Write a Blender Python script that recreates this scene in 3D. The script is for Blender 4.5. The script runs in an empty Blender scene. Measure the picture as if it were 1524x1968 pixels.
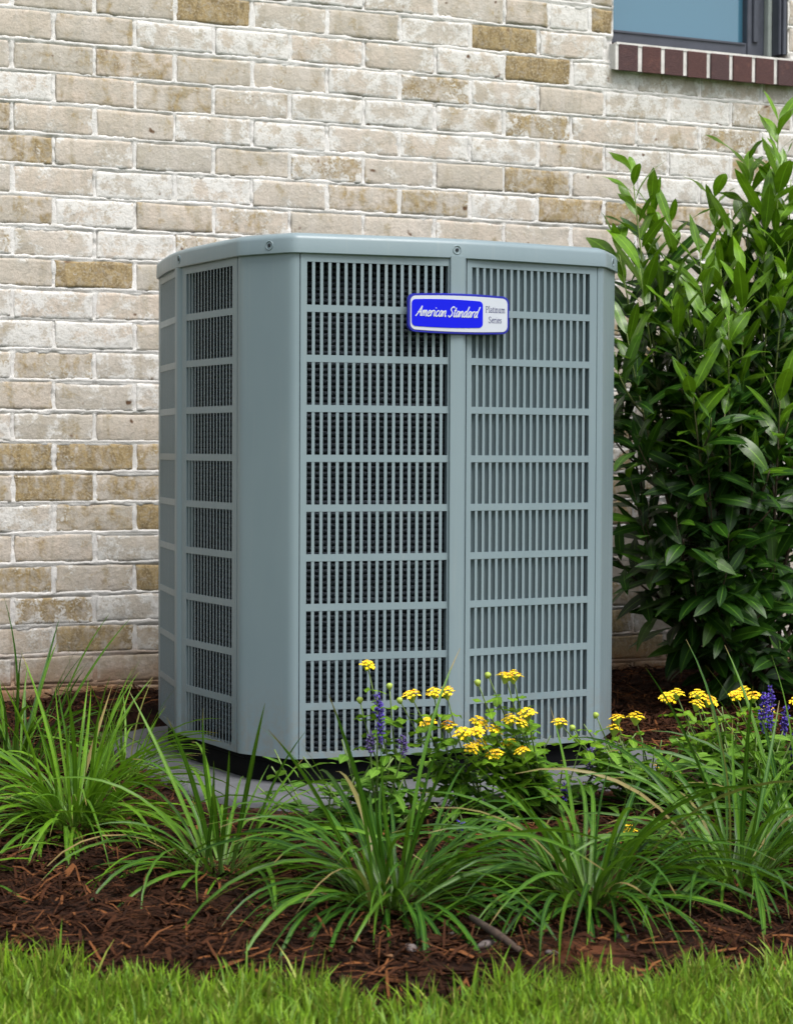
import bpy, bmesh, math, random
import numpy as np
from mathutils import Vector, Matrix
R = random.Random(7)
NR = np.random.default_rng(11)
scene = bpy.context.scene
col = scene.collection

# ------------------------------------------------------------------ camera
def cam_axes(y, p, r):
    cy, sy, cp, sp, cr, sr = math.cos(y), math.sin(y), math.cos(p), math.sin(p), math.cos(r), math.sin(r)
    F = Vector((sy * cp, cy * cp, -sp)); rt = Vector((cy, -sy, 0)); up = rt.cross(F)
    return cr * rt + sr * up, -sr * rt + cr * up, F
cd = bpy.data.cameras.new('camera'); co = bpy.data.objects.new('camera', cd); col.objects.link(co)
rt, up, fw = cam_axes(.409746855, .0318167314, .0046159246)
co.matrix_world = Matrix(((rt.x, up.x, -fw.x, -1.23795), (rt.y, up.y, -fw.y, -5.10030), (rt.z, up.z, -fw.z, .71583), (0, 0, 0, 1)))
cd.sensor_fit = 'HORIZONTAL'; cd.sensor_width = 36; cd.lens = 3799.6 / 1524 * 36
cd.clip_start = .05; cd.clip_end = 500
cd.dof.use_dof = True; cd.dof.focus_distance = 4.05; cd.dof.aperture_fstop = 11
scene.camera = co
# ------------------------------------------------------------------ light
w = bpy.data.worlds.new('World'); scene.world = w; w.use_nodes = True
nt = w.node_tree; nt.nodes.clear()
sk = nt.nodes.new('ShaderNodeTexSky'); sk.sky_type = 'NISHITA'; sk.sun_disc = False
SUN = Vector((.20, -.72, 1.35)).normalized()
sk.sun_elevation = math.asin(SUN.z); sk.sun_rotation = math.atan2(SUN.x, SUN.y)
sk.dust_density = 3.0; sk.air_density = 1.0
hs = nt.nodes.new('ShaderNodeHueSaturation'); hs.inputs['Saturation'].default_value = .32
bg = nt.nodes.new('ShaderNodeBackground'); bg.inputs[1].default_value = .08
wo = nt.nodes.new('ShaderNodeOutputWorld')
nt.links.new(sk.outputs[0], hs.inputs['Color']); nt.links.new(hs.outputs[0], bg.inputs[0]); nt.links.new(bg.outputs[0], wo.inputs[0])
sl = bpy.data.lights.new('sun', 'SUN'); sl.energy = 1.5; sl.angle = math.radians(30); sl.color = (1, .965, .92)
so = bpy.data.objects.new('sun', sl); col.objects.link(so)
so.rotation_euler = SUN.to_track_quat('Z', 'Y').to_euler(); so.location = (3, -4, 6)
scene.view_settings.view_transform = 'Standard'; scene.view_settings.look = 'None'
scene.view_settings.gamma = 1; scene.view_settings.exposure = 1.42
scene.cycles.max_bounces = 8

# ------------------------------------------------------------------ helpers
def tag(o, label=None, cat=None, group=None, kind=None):
    if label: o['label'] = label
    if cat: o['category'] = cat
    if group: o['group'] = group
    if kind: o['kind'] = kind
    return o
def empty(name, loc, *a, **k):
    o = bpy.data.objects.new(name, None); o.location = loc; o.empty_display_size = .05; col.objects.link(o)
    return tag(o, *a, **k)
def mesh(name, V, F, mats, smooth=False, mi=None):
    m = bpy.data.meshes.new(name); m.from_pydata([tuple(v) for v in V], [], [tuple(f) for f in F])
    for t in (mats if isinstance(mats, (list, tuple)) else [mats]): m.materials.append(t)
    if mi is not None: m.polygons.foreach_set('material_index', mi)
    if smooth: m.polygons.foreach_set('use_smooth', [True] * len(m.polygons))
    m.update(); return m
def obj(name, m, parent=None, mat=None):
    o = bpy.data.objects.new(name, m); col.objects.link(o)
    if parent: o.parent = parent
    if mat is not None: o.matrix_local = mat
    return o
def recalc(m):
    b = bmesh.new(); b.from_mesh(m); bmesh.ops.recalc_face_normals(b, faces=b.faces); b.to_mesh(m); b.free(); return m
class MB:
    def __init__(s): s.V = []; s.F = []
    def add(s, V, F):
        n = len(s.V); s.V += [tuple(v) for v in V]; s.F += [tuple(i + n for i in f) for f in F]; return s
    def box(s, a, b):
        (x0, y0, z0), (x1, y1, z1) = a, b
        return s.add([(x0,y0,z0),(x1,y0,z0),(x1,y1,z0),(x0,y1,z0),(x0,y0,z1),(x1,y0,z1),(x1,y1,z1),(x0,y1,z1)],
                     [(0,3,2,1),(4,5,6,7),(0,1,5,4),(1,2,6,5),(2,3,7,6),(3,0,4,7)])
    def obox(s, o, u, n, a, b):            # box in a frame: origin o, u along, n outward, z up; a,b = (u,n,z) limits
        P = lambda c: (o[0] + u[0]*c[0] + n[0]*c[1], o[1] + u[1]*c[0] + n[1]*c[1], c[2])
        (x0, y0, z0), (x1, y1, z1) = a, b
        return s.add([P(c) for c in [(x0,y0,z0),(x1,y0,z0),(x1,y1,z0),(x0,y1,z0),(x0,y0,z1),(x1,y0,z1),(x1,y1,z1),(x0,y1,z1)]],
                     [(0,3,2,1),(4,5,6,7),(0,1,5,4),(1,2,6,5),(2,3,7,6),(3,0,4,7)])
    def tube(s, pts, rad, n=6, closed=False, caps=True):
        pts = [Vector(p) for p in pts]; k = len(pts); base = len(s.V)
        for i, p in enumerate(pts):
            a = pts[(i - 1) % k] if (closed or i > 0) else p; b = pts[(i + 1) % k] if (closed or i < k - 1) else p
            t = (b - a).normalized(); x = t.cross(Vector((0, 0, 1)))
            if x.length < .05: x = t.cross(Vector((0, 1, 0)))
            x.normalize(); y = t.cross(x)
            r = rad[i] if isinstance(rad, (list, tuple)) else rad
            for j in range(n):
                c = 2 * math.pi * j / n; s.V.append(tuple(p + x * (r * math.cos(c)) + y * (r * math.sin(c))))
        for i in range(k if closed else k - 1):
            for j in range(n):
                a = base + i * n; b = base + ((i + 1) % k) * n
                s.F.append((a + j, a + (j + 1) % n, b + (j + 1) % n, b + j))
        if not closed and caps:
            s.F.append(tuple(base + j for j in range(n))[::-1]); s.F.append(tuple(base + (k - 1) * n + j for j in range(n)))
        return s
    def mesh(s, name, mat, smooth=False): return mesh(name, s.V, s.F, mat, smooth)

class NT:
    def __init__(s, name):
        s.m = bpy.data.materials.new(name); s.m.use_nodes = True; s.t = s.m.node_tree; s.t.nodes.clear()
        s.out = s.n('ShaderNodeOutputMaterial')
    def n(s, ty, **k):
        o = s.t.nodes.new(ty)
        for a, v in k.items(): setattr(o, a, v)
        return o
    def set(s, sock, v):
        if isinstance(v, bpy.types.NodeSocket): s.t.links.new(v, sock)
        elif isinstance(v, tuple) and len(v) == 3 and sock.type == 'RGBA': sock.default_value = (*v, 1)
        else: sock.default_value = v
    def math(s, op, a, b=0., clamp=False):
        o = s.n('ShaderNodeMath', operation=op, use_clamp=clamp); s.set(o.inputs[0], a); s.set(o.inputs[1], b); return o.outputs[0]
    def mix(s, f, a, b, blend='MIX'):
        o = s.n('ShaderNodeMix', data_type='RGBA', blend_type=blend); s.set(o.inputs[0], f); s.set(o.inputs[6], a); s.set(o.inputs[7], b); return o.outputs[2]
    def ramp(s, v, lo, hi, a=0., b=1.):
        o = s.n('ShaderNodeMapRange', clamp=True, interpolation_type='SMOOTHSTEP')
        for i, x in enumerate((v, lo, hi, a, b)): s.set(o.inputs[i], x)
        return o.outputs[0]
    def noise(s, vec, scale, detail=4, rough=.55, dist=0.):
        o = s.n('ShaderNodeTexNoise')
        if vec is not None: s.set(o.inputs['Vector'], vec)
        for k, v in (('Scale', scale), ('Detail', detail), ('Roughness', rough), ('Distortion', dist)): s.set(o.inputs[k], v)
        return o.outputs[0]
    def bump(s, h, strength, dist=.002):
        o = s.n('ShaderNodeBump'); s.set(o.inputs['Strength'], strength); s.set(o.inputs['Distance'], dist); s.set(o.inputs['Height'], h); return o.outputs[0]
    def pbr(s, colr, rough=.6, **k):
        o = s.n('ShaderNodeBsdfPrincipled'); s.set(o.inputs['Base Color'], colr); s.set(o.inputs['Roughness'], rough)
        for a, v in k.items(): s.set(o.inputs[a.replace('_', ' ')], v)
        return o
    def done(s, sh):
        s.t.links.new(sh, s.out.inputs[0]); return s.m
    def vadd(s, a, b):
        o = s.n('ShaderNodeVectorMath', operation='ADD'); s.set(o.inputs[0], a); s.set(o.inputs[1], b); return o.outputs[0]
    def scalev(s, a, v):
        o = s.n('ShaderNodeVectorMath', operation='MULTIPLY'); s.set(o.inputs[0], a); o.inputs[1].default_value = v; return o.outputs[0]

L, H, JT = .218, .08, .0105            # brick module, course, joint
Z0 = 1.85                              # height of course line 0
def gz(x, y):                          # ground height, falling gently from the wall
    y = max(y, -3.2); return .062 + .042 * y

# ------------------------------------------------------------------ materials
def brick_material(name, edges=True):
    n = NT(name)
    oi = n.n('ShaderNodeObjectInfo'); ge = n.n('ShaderNodeNewGeometry'); tc = n.n('ShaderNodeTexCoord')
    rnd = oi.outputs['Random'] if edges else ge.outputs['Random Per Island']
    cx = n.n('ShaderNodeCombineXYZ'); n.set(cx.inputs[0], n.math('MULTIPLY', rnd, 37.)); n.set(cx.inputs[2], n.math('MULTIPLY', rnd, 91.))
    vec = n.vadd(tc.outputs['Object'], cx.outputs[0])
    sp = n.n('ShaderNodeSeparateColor'); n.set(sp.inputs[0], oi.outputs['Color'])
    if edges: olive, white, warm = sp.outputs[0], sp.outputs[1], sp.outputs[2]
    else:
        olive = n.ramp(n.math('FRACT', n.math('MULTIPLY', rnd, 7.31)), .72, 1, .1, .7); white = n.math('FRACT', n.math('MULTIPLY', rnd, 3.7)); warm = n.math('FRACT', n.math('MULTIPLY', rnd, 17.7))
    big = n.noise(vec, 14, 4, .6); med = n.noise(n.vadd(vec, (5., 2., 1.)), 30, 5, .62, .4); fine = n.noise(vec, 160, 3, .6); pit = n.noise(n.vadd(vec, (1., 9., 4.)), 75, 2, .5)
    streak = n.noise(n.scalev(vec, (38., 20., 15.)), 1., 4, .65, 1.2)
    c = n.mix(n.math('FRACT', n.math('MULTIPLY', rnd, 5.77)), n.mix(warm, (.50, .445, .375), (.57, .485, .41)), n.mix(warm, (.45, .42, .375), (.59, .53, .47)))
    c = n.mix(n.ramp(big, .4, .66, 0., .7), c, (.42, .39, .335))
    c = n.mix(n.ramp(streak, .45, .75, 0., .35), c, (.52, .49, .45))
    band = n.noise(n.scalev(n.vadd(vec, (3., 1., 8.)), (17., 4., 2.5)), 1., 3, .6, .6)      # kiln flashing: blocks across the brick
    c = n.mix(n.ramp(band, .36, .44, .55, 0.), c, (.375, .335, .265))
    c = n.mix(n.ramp(band, .56, .63, 0., .5), c, (.55, .51, .47))
    c = n.mix(n.ramp(n.noise(vec, 420, 2, .6), .35, .7, .35, 0.), c, (.27, .235, .19))
    # olive / ochre burn
    om = n.ramp(n.math('ADD', n.math('MULTIPLY', med, .7), n.math('ADD', n.math('MULTIPLY', streak, .3), n.math('ADD', n.math('MULTIPLY', n.math('SUBTRACT', band, .5), -.35), n.math('MULTIPLY', olive, .48)))), .60, .82)
    oc = n.mix(n.ramp(streak, .35, .65), (.155, .105, .04), (.31, .225, .10))
    oc = n.mix(n.ramp(fine, .48, .7), oc, (.42, .34, .2))
    c = n.mix(n.math('MULTIPLY', om, .9), c, oc)
    bl = n.noise(n.vadd(n.scalev(vec, (1., 1., .8)), (4., 4., 9.)), 13, 3, .55, .3); c = n.mix(n.ramp(n.math('ADD', bl, n.math('MULTIPLY', n.math('SUBTRACT', fine, .5), .22)), .60, .70, 0., .72), c, n.mix(streak, (.22, .165, .08), (.36, .30, .19)))
    # lime wash
    wv = n.math('ADD', n.math('MULTIPLY', big, .55), n.math('MULTIPLY', med, .45))
    th = n.math('SUBTRACT', .66, n.math('MULTIPLY', white, .2))
    if edges:
        so_ = n.n('ShaderNodeSeparateXYZ'); n.set(so_.inputs[0], tc.outputs['Object'])
        ex = n.ramp(n.math('ABSOLUTE', so_.outputs[0]), L/2 - .03, L/2 - .006, 0., .16); ez = n.ramp(n.math('ABSOLUTE', so_.outputs[2]), H/2 - .018, H/2 - .006, 0., .14)
        wv = n.math('ADD', wv, n.math('MULTIPLY', n.math('MULTIPLY', n.math('MAXIMUM', ex, ez), n.ramp(n.noise(vec, 34, 3), .35, .65)), n.math('ADD', .2, white)))
    wm = n.ramp(n.math('ADD', n.math('SUBTRACT', wv, th), n.math('MULTIPLY', n.math('SUBTRACT', fine, .5), .34)), -.03, .07)
    c = n.mix(n.math('MULTIPLY', wm, .85), c, n.mix(fine, (.58, .57, .55), (.70, .695, .68)))
    gm_ = n.noise(n.vadd(vec, (2., 6., 3.)), 48, 5, .7, .8); c = n.mix(n.ramp(gm_, .50, .66, 0., .55), c, (.35, .325, .285)); c = n.mix(n.ramp(gm_, .30, .40, .45, 0.), c, (.60, .585, .56))
    # iron spots
    c = n.mix(n.ramp(n.noise(n.vadd(vec, (7., 7., 7.)), 26, 2, .4), .69, .76), c, (.12, .07, .04))
    c = n.mix(n.ramp(fine, .56, .72, 0., .5), c, (.26, .22, .165))
    # clay splash near the ground, and painted dimming of the lower wall
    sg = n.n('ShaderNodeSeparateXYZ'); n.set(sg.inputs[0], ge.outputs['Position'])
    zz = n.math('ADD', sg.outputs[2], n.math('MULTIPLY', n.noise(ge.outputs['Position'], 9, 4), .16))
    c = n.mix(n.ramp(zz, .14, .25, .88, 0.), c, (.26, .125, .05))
    c = n.mix(n.math('MULTIPLY', n.ramp(zz, .18, .48, .85, 0.), n.ramp(n.noise(ge.outputs['Position'], 16, 4, .65), .38, .6)), c, n.mix(.65, c, (.22, .17, .11)))  # weaker light low on the wall, painted as brown blotches
    hgt = n.math('ADD', n.math('MULTIPLY', fine, .35), n.math('ADD', n.math('MULTIPLY', pit, .5), n.math('MULTIPLY', med, .6)))
    return n.done(n.pbr(c, .92, Normal=n.bump(hgt, .8, .004), Specular_IOR_Level=.2).outputs[0])
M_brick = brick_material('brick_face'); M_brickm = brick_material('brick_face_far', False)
def mortar_material():
    n = NT('mortar'); g = n.n('ShaderNodeNewGeometry'); p = g.outputs['Position']
    a = n.noise(p, 22, 5, .6); b = n.noise(p, 240, 3, .7)
    c = n.mix(n.ramp(a, .3, .7), (.55, .535, .51), (.69, .675, .66)); c = n.mix(n.ramp(b, .58, .75, 0., .4), c, (.40, .37, .33))
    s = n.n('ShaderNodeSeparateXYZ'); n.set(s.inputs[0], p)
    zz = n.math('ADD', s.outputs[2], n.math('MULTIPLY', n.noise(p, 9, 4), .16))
    c = n.mix(n.ramp(zz, .16, .30, .8, 0.), n.mix(n.math('MULTIPLY', n.ramp(zz, .18, .48, .6, 0.), n.ramp(a, .38, .6)), c, (.25, .20, .14)), (.28, .15, .07))  # clay splash below; brown blotches paint in the weaker light low down
    return n.done(n.pbr(c, .95, Normal=n.bump(n.math('ADD', b, n.math('MULTIPLY', a, 1.5)), .5, .004), Specular_IOR_Level=.15).outputs[0])
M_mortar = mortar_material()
def sillbrick_material():
    n = NT('sill_brick'); oi = n.n('ShaderNodeObjectInfo'); tc = n.n('ShaderNodeTexCoord')
    v = n.vadd(tc.outputs['Object'], oi.outputs['Location'])
    st = n.noise(n.scalev(v, (90., 90., 420.)), 1., 4, .65); b = n.noise(v, 40, 3)
    c = n.mix(oi.outputs['Random'], (.085, .030, .026), (.068, .032, .034)); c = n.mix(n.ramp(st, .35, .7), n.mix(.5, c, (.03, .012, .012)), c); c = n.mix(n.ramp(b, .55, .8, 0., .5), c, (.15, .06, .045))
    return n.done(n.pbr(c, .8, Normal=n.bump(st, .6, .003)).outputs[0])
M_sill = sillbrick_material()
def simple(name, c, rough=.5, var=0., scale=30., bumps=0., **k):
    n = NT(name); tc = n.n('ShaderNodeTexCoord'); s = n.noise(tc.outputs['Object'], scale, 4, .6)
    cc = n.mix(n.ramp(s, .3, .7), tuple(x * (1 - var) for x in c), tuple(min(1, x * (1 + var)) for x in c))
    kw = dict(k)
    if bumps: kw['Normal'] = n.bump(n.noise(tc.outputs['Object'], scale * 8, 3), bumps, .001)
    return n.done(n.pbr(cc, rough, **kw).outputs[0])
def paint_material():
    n = NT('grey_powder_paint'); g = n.n('ShaderNodeNewGeometry'); p = g.outputs['Position']
    peel = n.noise(p, 420, 2, .5); big = n.noise(n.scalev(p, (4., 4., 1.5)), 1., 4, .6); dirt = n.noise(p, 60, 5, .7)
    c = n.mix(n.ramp(big, .35, .7), (.172, .230, .258), (.190, .250, .276))
    sp = n.n('ShaderNodeSeparateXYZ'); n.set(sp.inputs[0], p)
    low = n.ramp(n.math('ADD', sp.outputs[2], n.math('MULTIPLY', dirt, .15)), .15, .36, .5, 0.)
    c = n.mix(n.math('MULTIPLY', low, n.ramp(dirt, .4, .65)), c, (.20, .18, .15))
    run = n.noise(n.scalev(p, (55., 55., 1.6)), 1., 3, .6); c = n.mix(n.ramp(run, .56, .74, 0., .16), c, (.30, .32, .31))
    c = n.mix(n.ramp(n.noise(p, 260, 2, .6), .70, .78, 0., .35), c, (.13, .13, .11))
    return n.done(n.pbr(c, n.ramp(n.math('ADD', n.math('MULTIPLY', run, .4), n.math('MULTIPLY', big, .6)), .3, .7, .27, .45), Normal=n.bump(peel, .05, .0006), Specular_IOR_Level=.45).outputs[0])
M_paint = paint_material()
def coil_material():
    n = NT('spine_fin_coil'); g = n.n('ShaderNodeNewGeometry'); p = g.outputs['Position']
    sp = n.noise(n.scalev(p, (420., 420., 160.)), 1., 2, .6); d = n.noise(p, 18, 4)
    c = n.mix(n.ramp(sp, .45, .7), (.035, .046, .060), (.13, .16, .19)); c = n.mix(n.ramp(d, .4, .7, 0., .5), c, (.05, .065, .085))
    return n.done(n.pbr(c, .38, Metallic=.5, Normal=n.bump(sp, .9, .004)).outputs[0])
M_coil = coil_material()
M_core = simple('coil_shadow', (.022, .030, .040), .6, .3, 40)
M_black = simple('black_base', (.003, .0034, .004), .9, .2, Specular_IOR_Level=.15)
M_steel = simple('screw_steel', (.035, .04, .045), .35, .3, 200, Metallic=.8)
M_pad = simple('composite_pad', (.088, .092, .102), .85, .14, 14, .4)
M_blue = simple('badge_blue', (.0015, .006, .62), .35, .02, Specular_IOR_Level=.2)
M_navy = simple('badge_rim', (.006, .01, .30), .3, .05)
M_white = simple('badge_white', (.50, .53, .60), .35, .02)
M_ink = simple('badge_ink', (.02, .02, .12), .5)
M_frame = simple('window_frame', (.050, .056, .075), .4, .1)
M_seal = simple('window_sealant', (.32, .36, .34), .6, .1)
M_bead = simple('window_bead', (.20, .24, .22), .5, .1)
def glass():
    n = NT('sky_painted_glass')
    return n.done(n.pbr((.050, .150, .225), .06, Specular_IOR_Level=.9, Coat_Weight=.5, Coat_Roughness=.02).outputs[0])  # reflected sky is painted in as the blue base colour
M_glass = glass()
def leaf_material(name, dark, light, young, rough=.42, transl=.3, seed_island=False, vein=True, grow=0., spec=.26):
    """obj.color red channel = how young (pale) the leaf is"""
    n = NT(name); oi = n.n('ShaderNodeObjectInfo'); g = n.n('ShaderNodeNewGeometry'); tc = n.n('ShaderNodeTexCoord')
    rnd = g.outputs['Random Per Island'] if seed_island else oi.outputs['Random']
    sp = n.n('ShaderNodeSeparateColor'); n.set(sp.inputs[0], oi.outputs['Color'])
    c = n.mix(rnd, dark, light)
    if seed_island: yg = n.ramp(n.math('FRACT', n.math('MULTIPLY', rnd, 7.7)), .80, 1., 0., .5)
    else: yg = sp.outputs[0]
    c = n.mix(yg, c, young)
    m = n.noise(tc.outputs['Object'], 45, 4, .6); c = n.mix(n.ramp(m, .4, .75, 0., .4), c, tuple(x * .62 for x in dark))
    if vein:
        uv = n.n('ShaderNodeUVMap'); s = n.n('ShaderNodeSeparateXYZ'); n.set(s.inputs[0], uv.outputs[0])
        c = n.mix(n.ramp(n.math('ABSOLUTE', n.math('SUBTRACT', s.outputs[1], .5)), .0, .06, .55, 0.), c, tuple(min(1, x * 1.5 + .02) for x in young))
        if grow: c = n.mix(n.math('MULTIPLY', n.ramp(n.math('ADD', s.outputs[0], n.math('MULTIPLY', rnd, .12)), .99, 1.05), .85), c, (.24, .16, .06)); c = n.mix(sp.outputs[1], c, (.30, .22, .09))
        if grow: c = n.mix(n.ramp(s.outputs[0], 0., .35, grow, 0.), c, (.20, .24, .10))
    b = n.pbr(c, rough, Specular_IOR_Level=spec, Normal=n.bump(n.noise(tc.outputs['Object'], 130, 3), .25, .0012))
    t = n.n('ShaderNodeBsdfTranslucent'); n.set(t.inputs[0], n.mix(.5, c, (c if False else young)))
    mx = n.n('ShaderNodeMixShader'); mx.inputs[0].default_value = transl
    n.t.links.new(b.outputs[0], mx.inputs[1]); n.t.links.new(t.outputs[0], mx.inputs[2])
    return n.done(mx.outputs[0])
M_strap = leaf_material('strap_leaf', (.011, .050, .005), (.036, .118, .009), (.16, .33, .014), .42, .25, vein=True, grow=.3)
M_laurel = leaf_material('laurel_leaf', (.008, .036, .003), (.024, .080, .005), (.16, .33, .010), .34, .24, spec=.4)
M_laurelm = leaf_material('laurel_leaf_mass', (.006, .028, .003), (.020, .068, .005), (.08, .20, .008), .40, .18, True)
M_lant = leaf_material('lantana_leaf', (.032, .105, .007), (.080, .20, .011), (.22, .40, .018), .55, .3)
M_salv = leaf_material('salvia_leaf', (.032, .105, .012), (.080, .20, .020), (.19, .36, .040), .5, .3)
M_lawn = leaf_material('lawn_blade', (.060, .155, .006), (.21, .37, .016), (.50, .46, .12), .5, .3, True, False)
M_stem = simple('green_stem', (.13, .20, .05), .6, .3, 60)
M_wood = simple('shrub_bark', (.055, .04, .025), .85, .35, 60, .5)
def shoot():
    n = NT('laurel_shoot'); g = n.n('ShaderNodeNewGeometry'); s_ = n.n('ShaderNodeSeparateXYZ'); n.set(s_.inputs[0], g.outputs['Position'])
    a = n.noise(g.outputs['Position'], 60, 4); z_ = n.math('ADD', s_.outputs[2], n.math('MULTIPLY', a, .3))
    return n.done(n.pbr(n.mix(n.ramp(z_, .75, 1.35), n.mix(a, (.03, .022, .014), (.085, .055, .03)), (.17, .25, .05)), .7).outputs[0])
M_shoot = shoot()
M_twig = simple('twig_bark', (.05, .032, .022), .9, .4, 80, .5)
M_yel = simple('yellow_floret', (.88, .64, .006), .6, .12, 400)
M_ora = simple('orange_floret', (.85, .34, .010), .55, .15, 400)
M_bud = simple('flower_bud', (.32, .42, .06), .6, .1, 200)
M_pur = simple('violet_floret', (.042, .018, .24), .65, .6, 90)
M_pur2 = simple('dull_violet_calyx', (.065, .04, .16), .6, .35, 300)
CLAY = (.20, -2.50)
def mulch_material(isl):
    n = NT('mulch_shred' if isl else 'mulch_soil'); g = n.n('ShaderNodeNewGeometry'); p = g.outputs['Position']
    a = n.noise(p, 60, 5, .65); b = n.noise(p, 7, 3)
    if isl:
        r = g.outputs['Random Per Island']; r2 = n.math('FRACT', n.math('MULTIPLY', r, 13.3))
        c = n.mix(r, (.010, .0042, .0022), (.055, .020, .0085)); c = n.mix(n.ramp(r2, .82, .98), c, (.16, .062, .022)); c = n.mix(n.ramp(a, .5, .75, 0., .4), c, (.016, .009, .006))
    else:
        c = n.mix(n.ramp(a, .35, .7), (.009, .0045, .003), (.035, .014, .008)); c = n.mix(n.ramp(b, .62, .78, 0., .5), c, (.07, .028, .012))
        dv = n.n('ShaderNodeVectorMath', operation='DISTANCE'); n.set(dv.inputs[0], p); dv.inputs[1].default_value = (CLAY[0], CLAY[1], -.06)
        c = n.mix(n.ramp(n.math('ADD', dv.outputs['Value'], n.math('MULTIPLY', a, .10)), .07, .15, .6, 0.), c, (.13, .045, .018))
    return n.done(n.pbr(c, .88, Specular_IOR_Level=.12, Normal=n.bump(a, .7, .006)).outputs[0])
M_shred = mulch_material(True); M_soil = mulch_material(False)
def lawn_soil():
    n = NT('lawn_ground'); p = n.n('ShaderNodeNewGeometry').outputs['Position']; a = n.noise(p, 40, 5, .7); b = n.noise(p, 1.2, 4)
    c = n.mix(n.ramp(a, .35, .7), (.045, .085, .018), (.10, .16, .03)); c = n.mix(n.ramp(b, .4, .7, 0., .4), c, (.12, .15, .05))
    return n.done(n.pbr(c, .95, Normal=n.bump(a, .8, .01)).outputs[0])
M_lawng = lawn_soil()
M_clay = simple('red_clay', (.20, .075, .032), .95, .3, 50, .8)
M_stone = simple('pebble', (.13, .105, .10), .8, .3, 60, .4)
M_dead = simple('dead_leaf', (.16, .075, .03), .8, .4, 60)

# ------------------------------------------------------------------ ground, mulch bed, lawn
xs = np.unique(np.concatenate([np.linspace(-60, -4, 15), np.linspace(-4, 5, 40), np.linspace(5, 60, 15)]))
ys = np.unique(np.concatenate([np.linspace(-80, -5, 16), np.linspace(-5, .5, 30)]))
def grid(xs, ys, fz):
    V = [(x, y, fz(x, y)) for y in ys for x in xs]; nx = len(xs)
    F = [(j*nx+i, j*nx+i+1, (j+1)*nx+i+1, (j+1)*nx+i) for j in range(len(ys)-1) for i in range(nx-1)]
    return V, F
V, F = grid(xs, ys, lambda x, y: gz(x, y) - .035)
tag(obj('ground', mesh('ground', V, F, M_lawng, True)), 'ground under the bed and lawn', kind='structure')
EDGE = [(-8, -1.42), (-1.6, -1.82), (-.617, -2.27), (-.356, -2.455), (-.143, -2.64), (.05, -2.625), (.30, -2.63), (.463, -2.69), (1.4, -2.80), (8, -2.95)]
def edge_y(x):
    for (a, b), (c, d) in zip(EDGE, EDGE[1:]):
        if a <= x <= c: return b + (d - b) * (x - a) / (c - a) + .02 * math.sin(x * 17) + .012 * math.sin(x * 41 + 1)
    return -2.6
from mathutils import noise as mn
def bump_z(x, y):
    z = gz(x, y) + .014 * mn.noise((x * 5, y * 5, 0)) + .008 * mn.noise((x * 17, y * 17, 3)) + .005 * mn.noise((x * 45, y * 45, 5))
    z += .028 * math.exp(-((x - .30) / .16) ** 2 - ((y + .28) / .3) ** 2)      # mulch heaped by the wall
    if -.07 < x < 1.11 and -1.54 < y < -.33: z = min(z, .010)
    e = y - edge_y(x); z -= .03 * max(0, min(1, 1 - e / .12))                  # rolls down to the lawn edge
    return z
bx = np.linspace(-2.2, 4.2, 230); V = []; F = []; ny = 110
for j in range(ny):
    for x in bx:
        e = edge_y(x) - .03; y = e + (.02 - e) * j / (ny - 1); V.append((x, y, bump_z(x, y)))
nx = len(bx); F = [(j*nx+i, j*nx+i+1, (j+1)*nx+i+1, (j+1)*nx+i) for j in range(ny-1) for i in range(nx-1)]
tag(obj('mulch_bed', mesh('mulch_bed', V, F, M_soil, True)), 'dark brown mulch bed along the wall', kind='structure')

# ------------------------------------------------------------------ brick wall
wall = empty('brick_wall', (0, 0, 0), 'cream limewashed brick house wall with white mortar joints behind the unit', 'wall')
WX0, WX1, WZ0, WZ1 = 1.658, 2.272, 1.90, 3.05      # window opening
X0, X1, ZT = -2.4, 5.2, 3.45
ROWS = []
def brick_mesh(w, seed, h=H - JT, dep=.03, nx=10, nz=4):
    r = random.Random(seed); V = []; F = []; o1, o2 = r.random() * 50, r.random() * 50
    us = [0, .0022 / w, .007 / w] + [.012 / w + (1 - .024 / w) * i / (nx - 6) for i in range(nx - 5)] + [1 - .007 / w, 1 - .0022 / w, 1]; nx = len(us) - 1
    vs = [0, .0022 / h, .008 / h, .5, 1 - .008 / h, 1 - .0022 / h, 1]; nz = len(vs) - 1
    for j, v in enumerate(vs):
        for i, u in enumerate(us):
            x, z = (u - .5) * w, (v - .5) * h
            if i in (0, 1, nx - 1, nx): x += .0044 * mn.noise((o1, z * 45, i > 3)) 
            if j in (0, 1, nz - 1, nz): z += .0048 * mn.noise((x * 30, o2, j > 2))
            rim = i in (0, nx) or j in (0, nz); rim2 = i in (1, nx - 1) or j in (1, nz - 1)
            y = (.0024 if rim else .0005 if rim2 else 0) + .0034 * mn.noise((x * 20 + o1, z * 28 + o2, 0)) + .0014 * mn.noise((x * 70 + o2, z * 70 + o1, 6)) + (.002 * mn.noise((x * 60 + o2, z * 60, 2)) if rim or rim2 else 0)
            V.append((x, y, z))
    nf = len(V)
    for j in range(nz):
        for i in range(nx): a = j * (nx + 1) + i; F.append((a, a + 1, a + nx + 2, a + nx + 1))
    ring = [i for i in range(nx + 1)] + [(j + 1) * (nx + 1) - 1 for j in range(1, nz + 1)] + [nz * (nx + 1) + i for i in range(nx - 1, -1, -1)] + [j * (nx + 1) for j in range(nz - 1, 0, -1)]
    for k in ring: V.append((V[k][0], dep, V[k][2]))
    for k in range(len(ring)):
        k2 = (k + 1) % len(ring); F.append((ring[k2], ring[k], nf + k, nf + k2))
    return V, F
BV = [brick_mesh(L - JT, s) for s in range(10)]
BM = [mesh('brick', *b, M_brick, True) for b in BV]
cut_cache = {}
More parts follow.
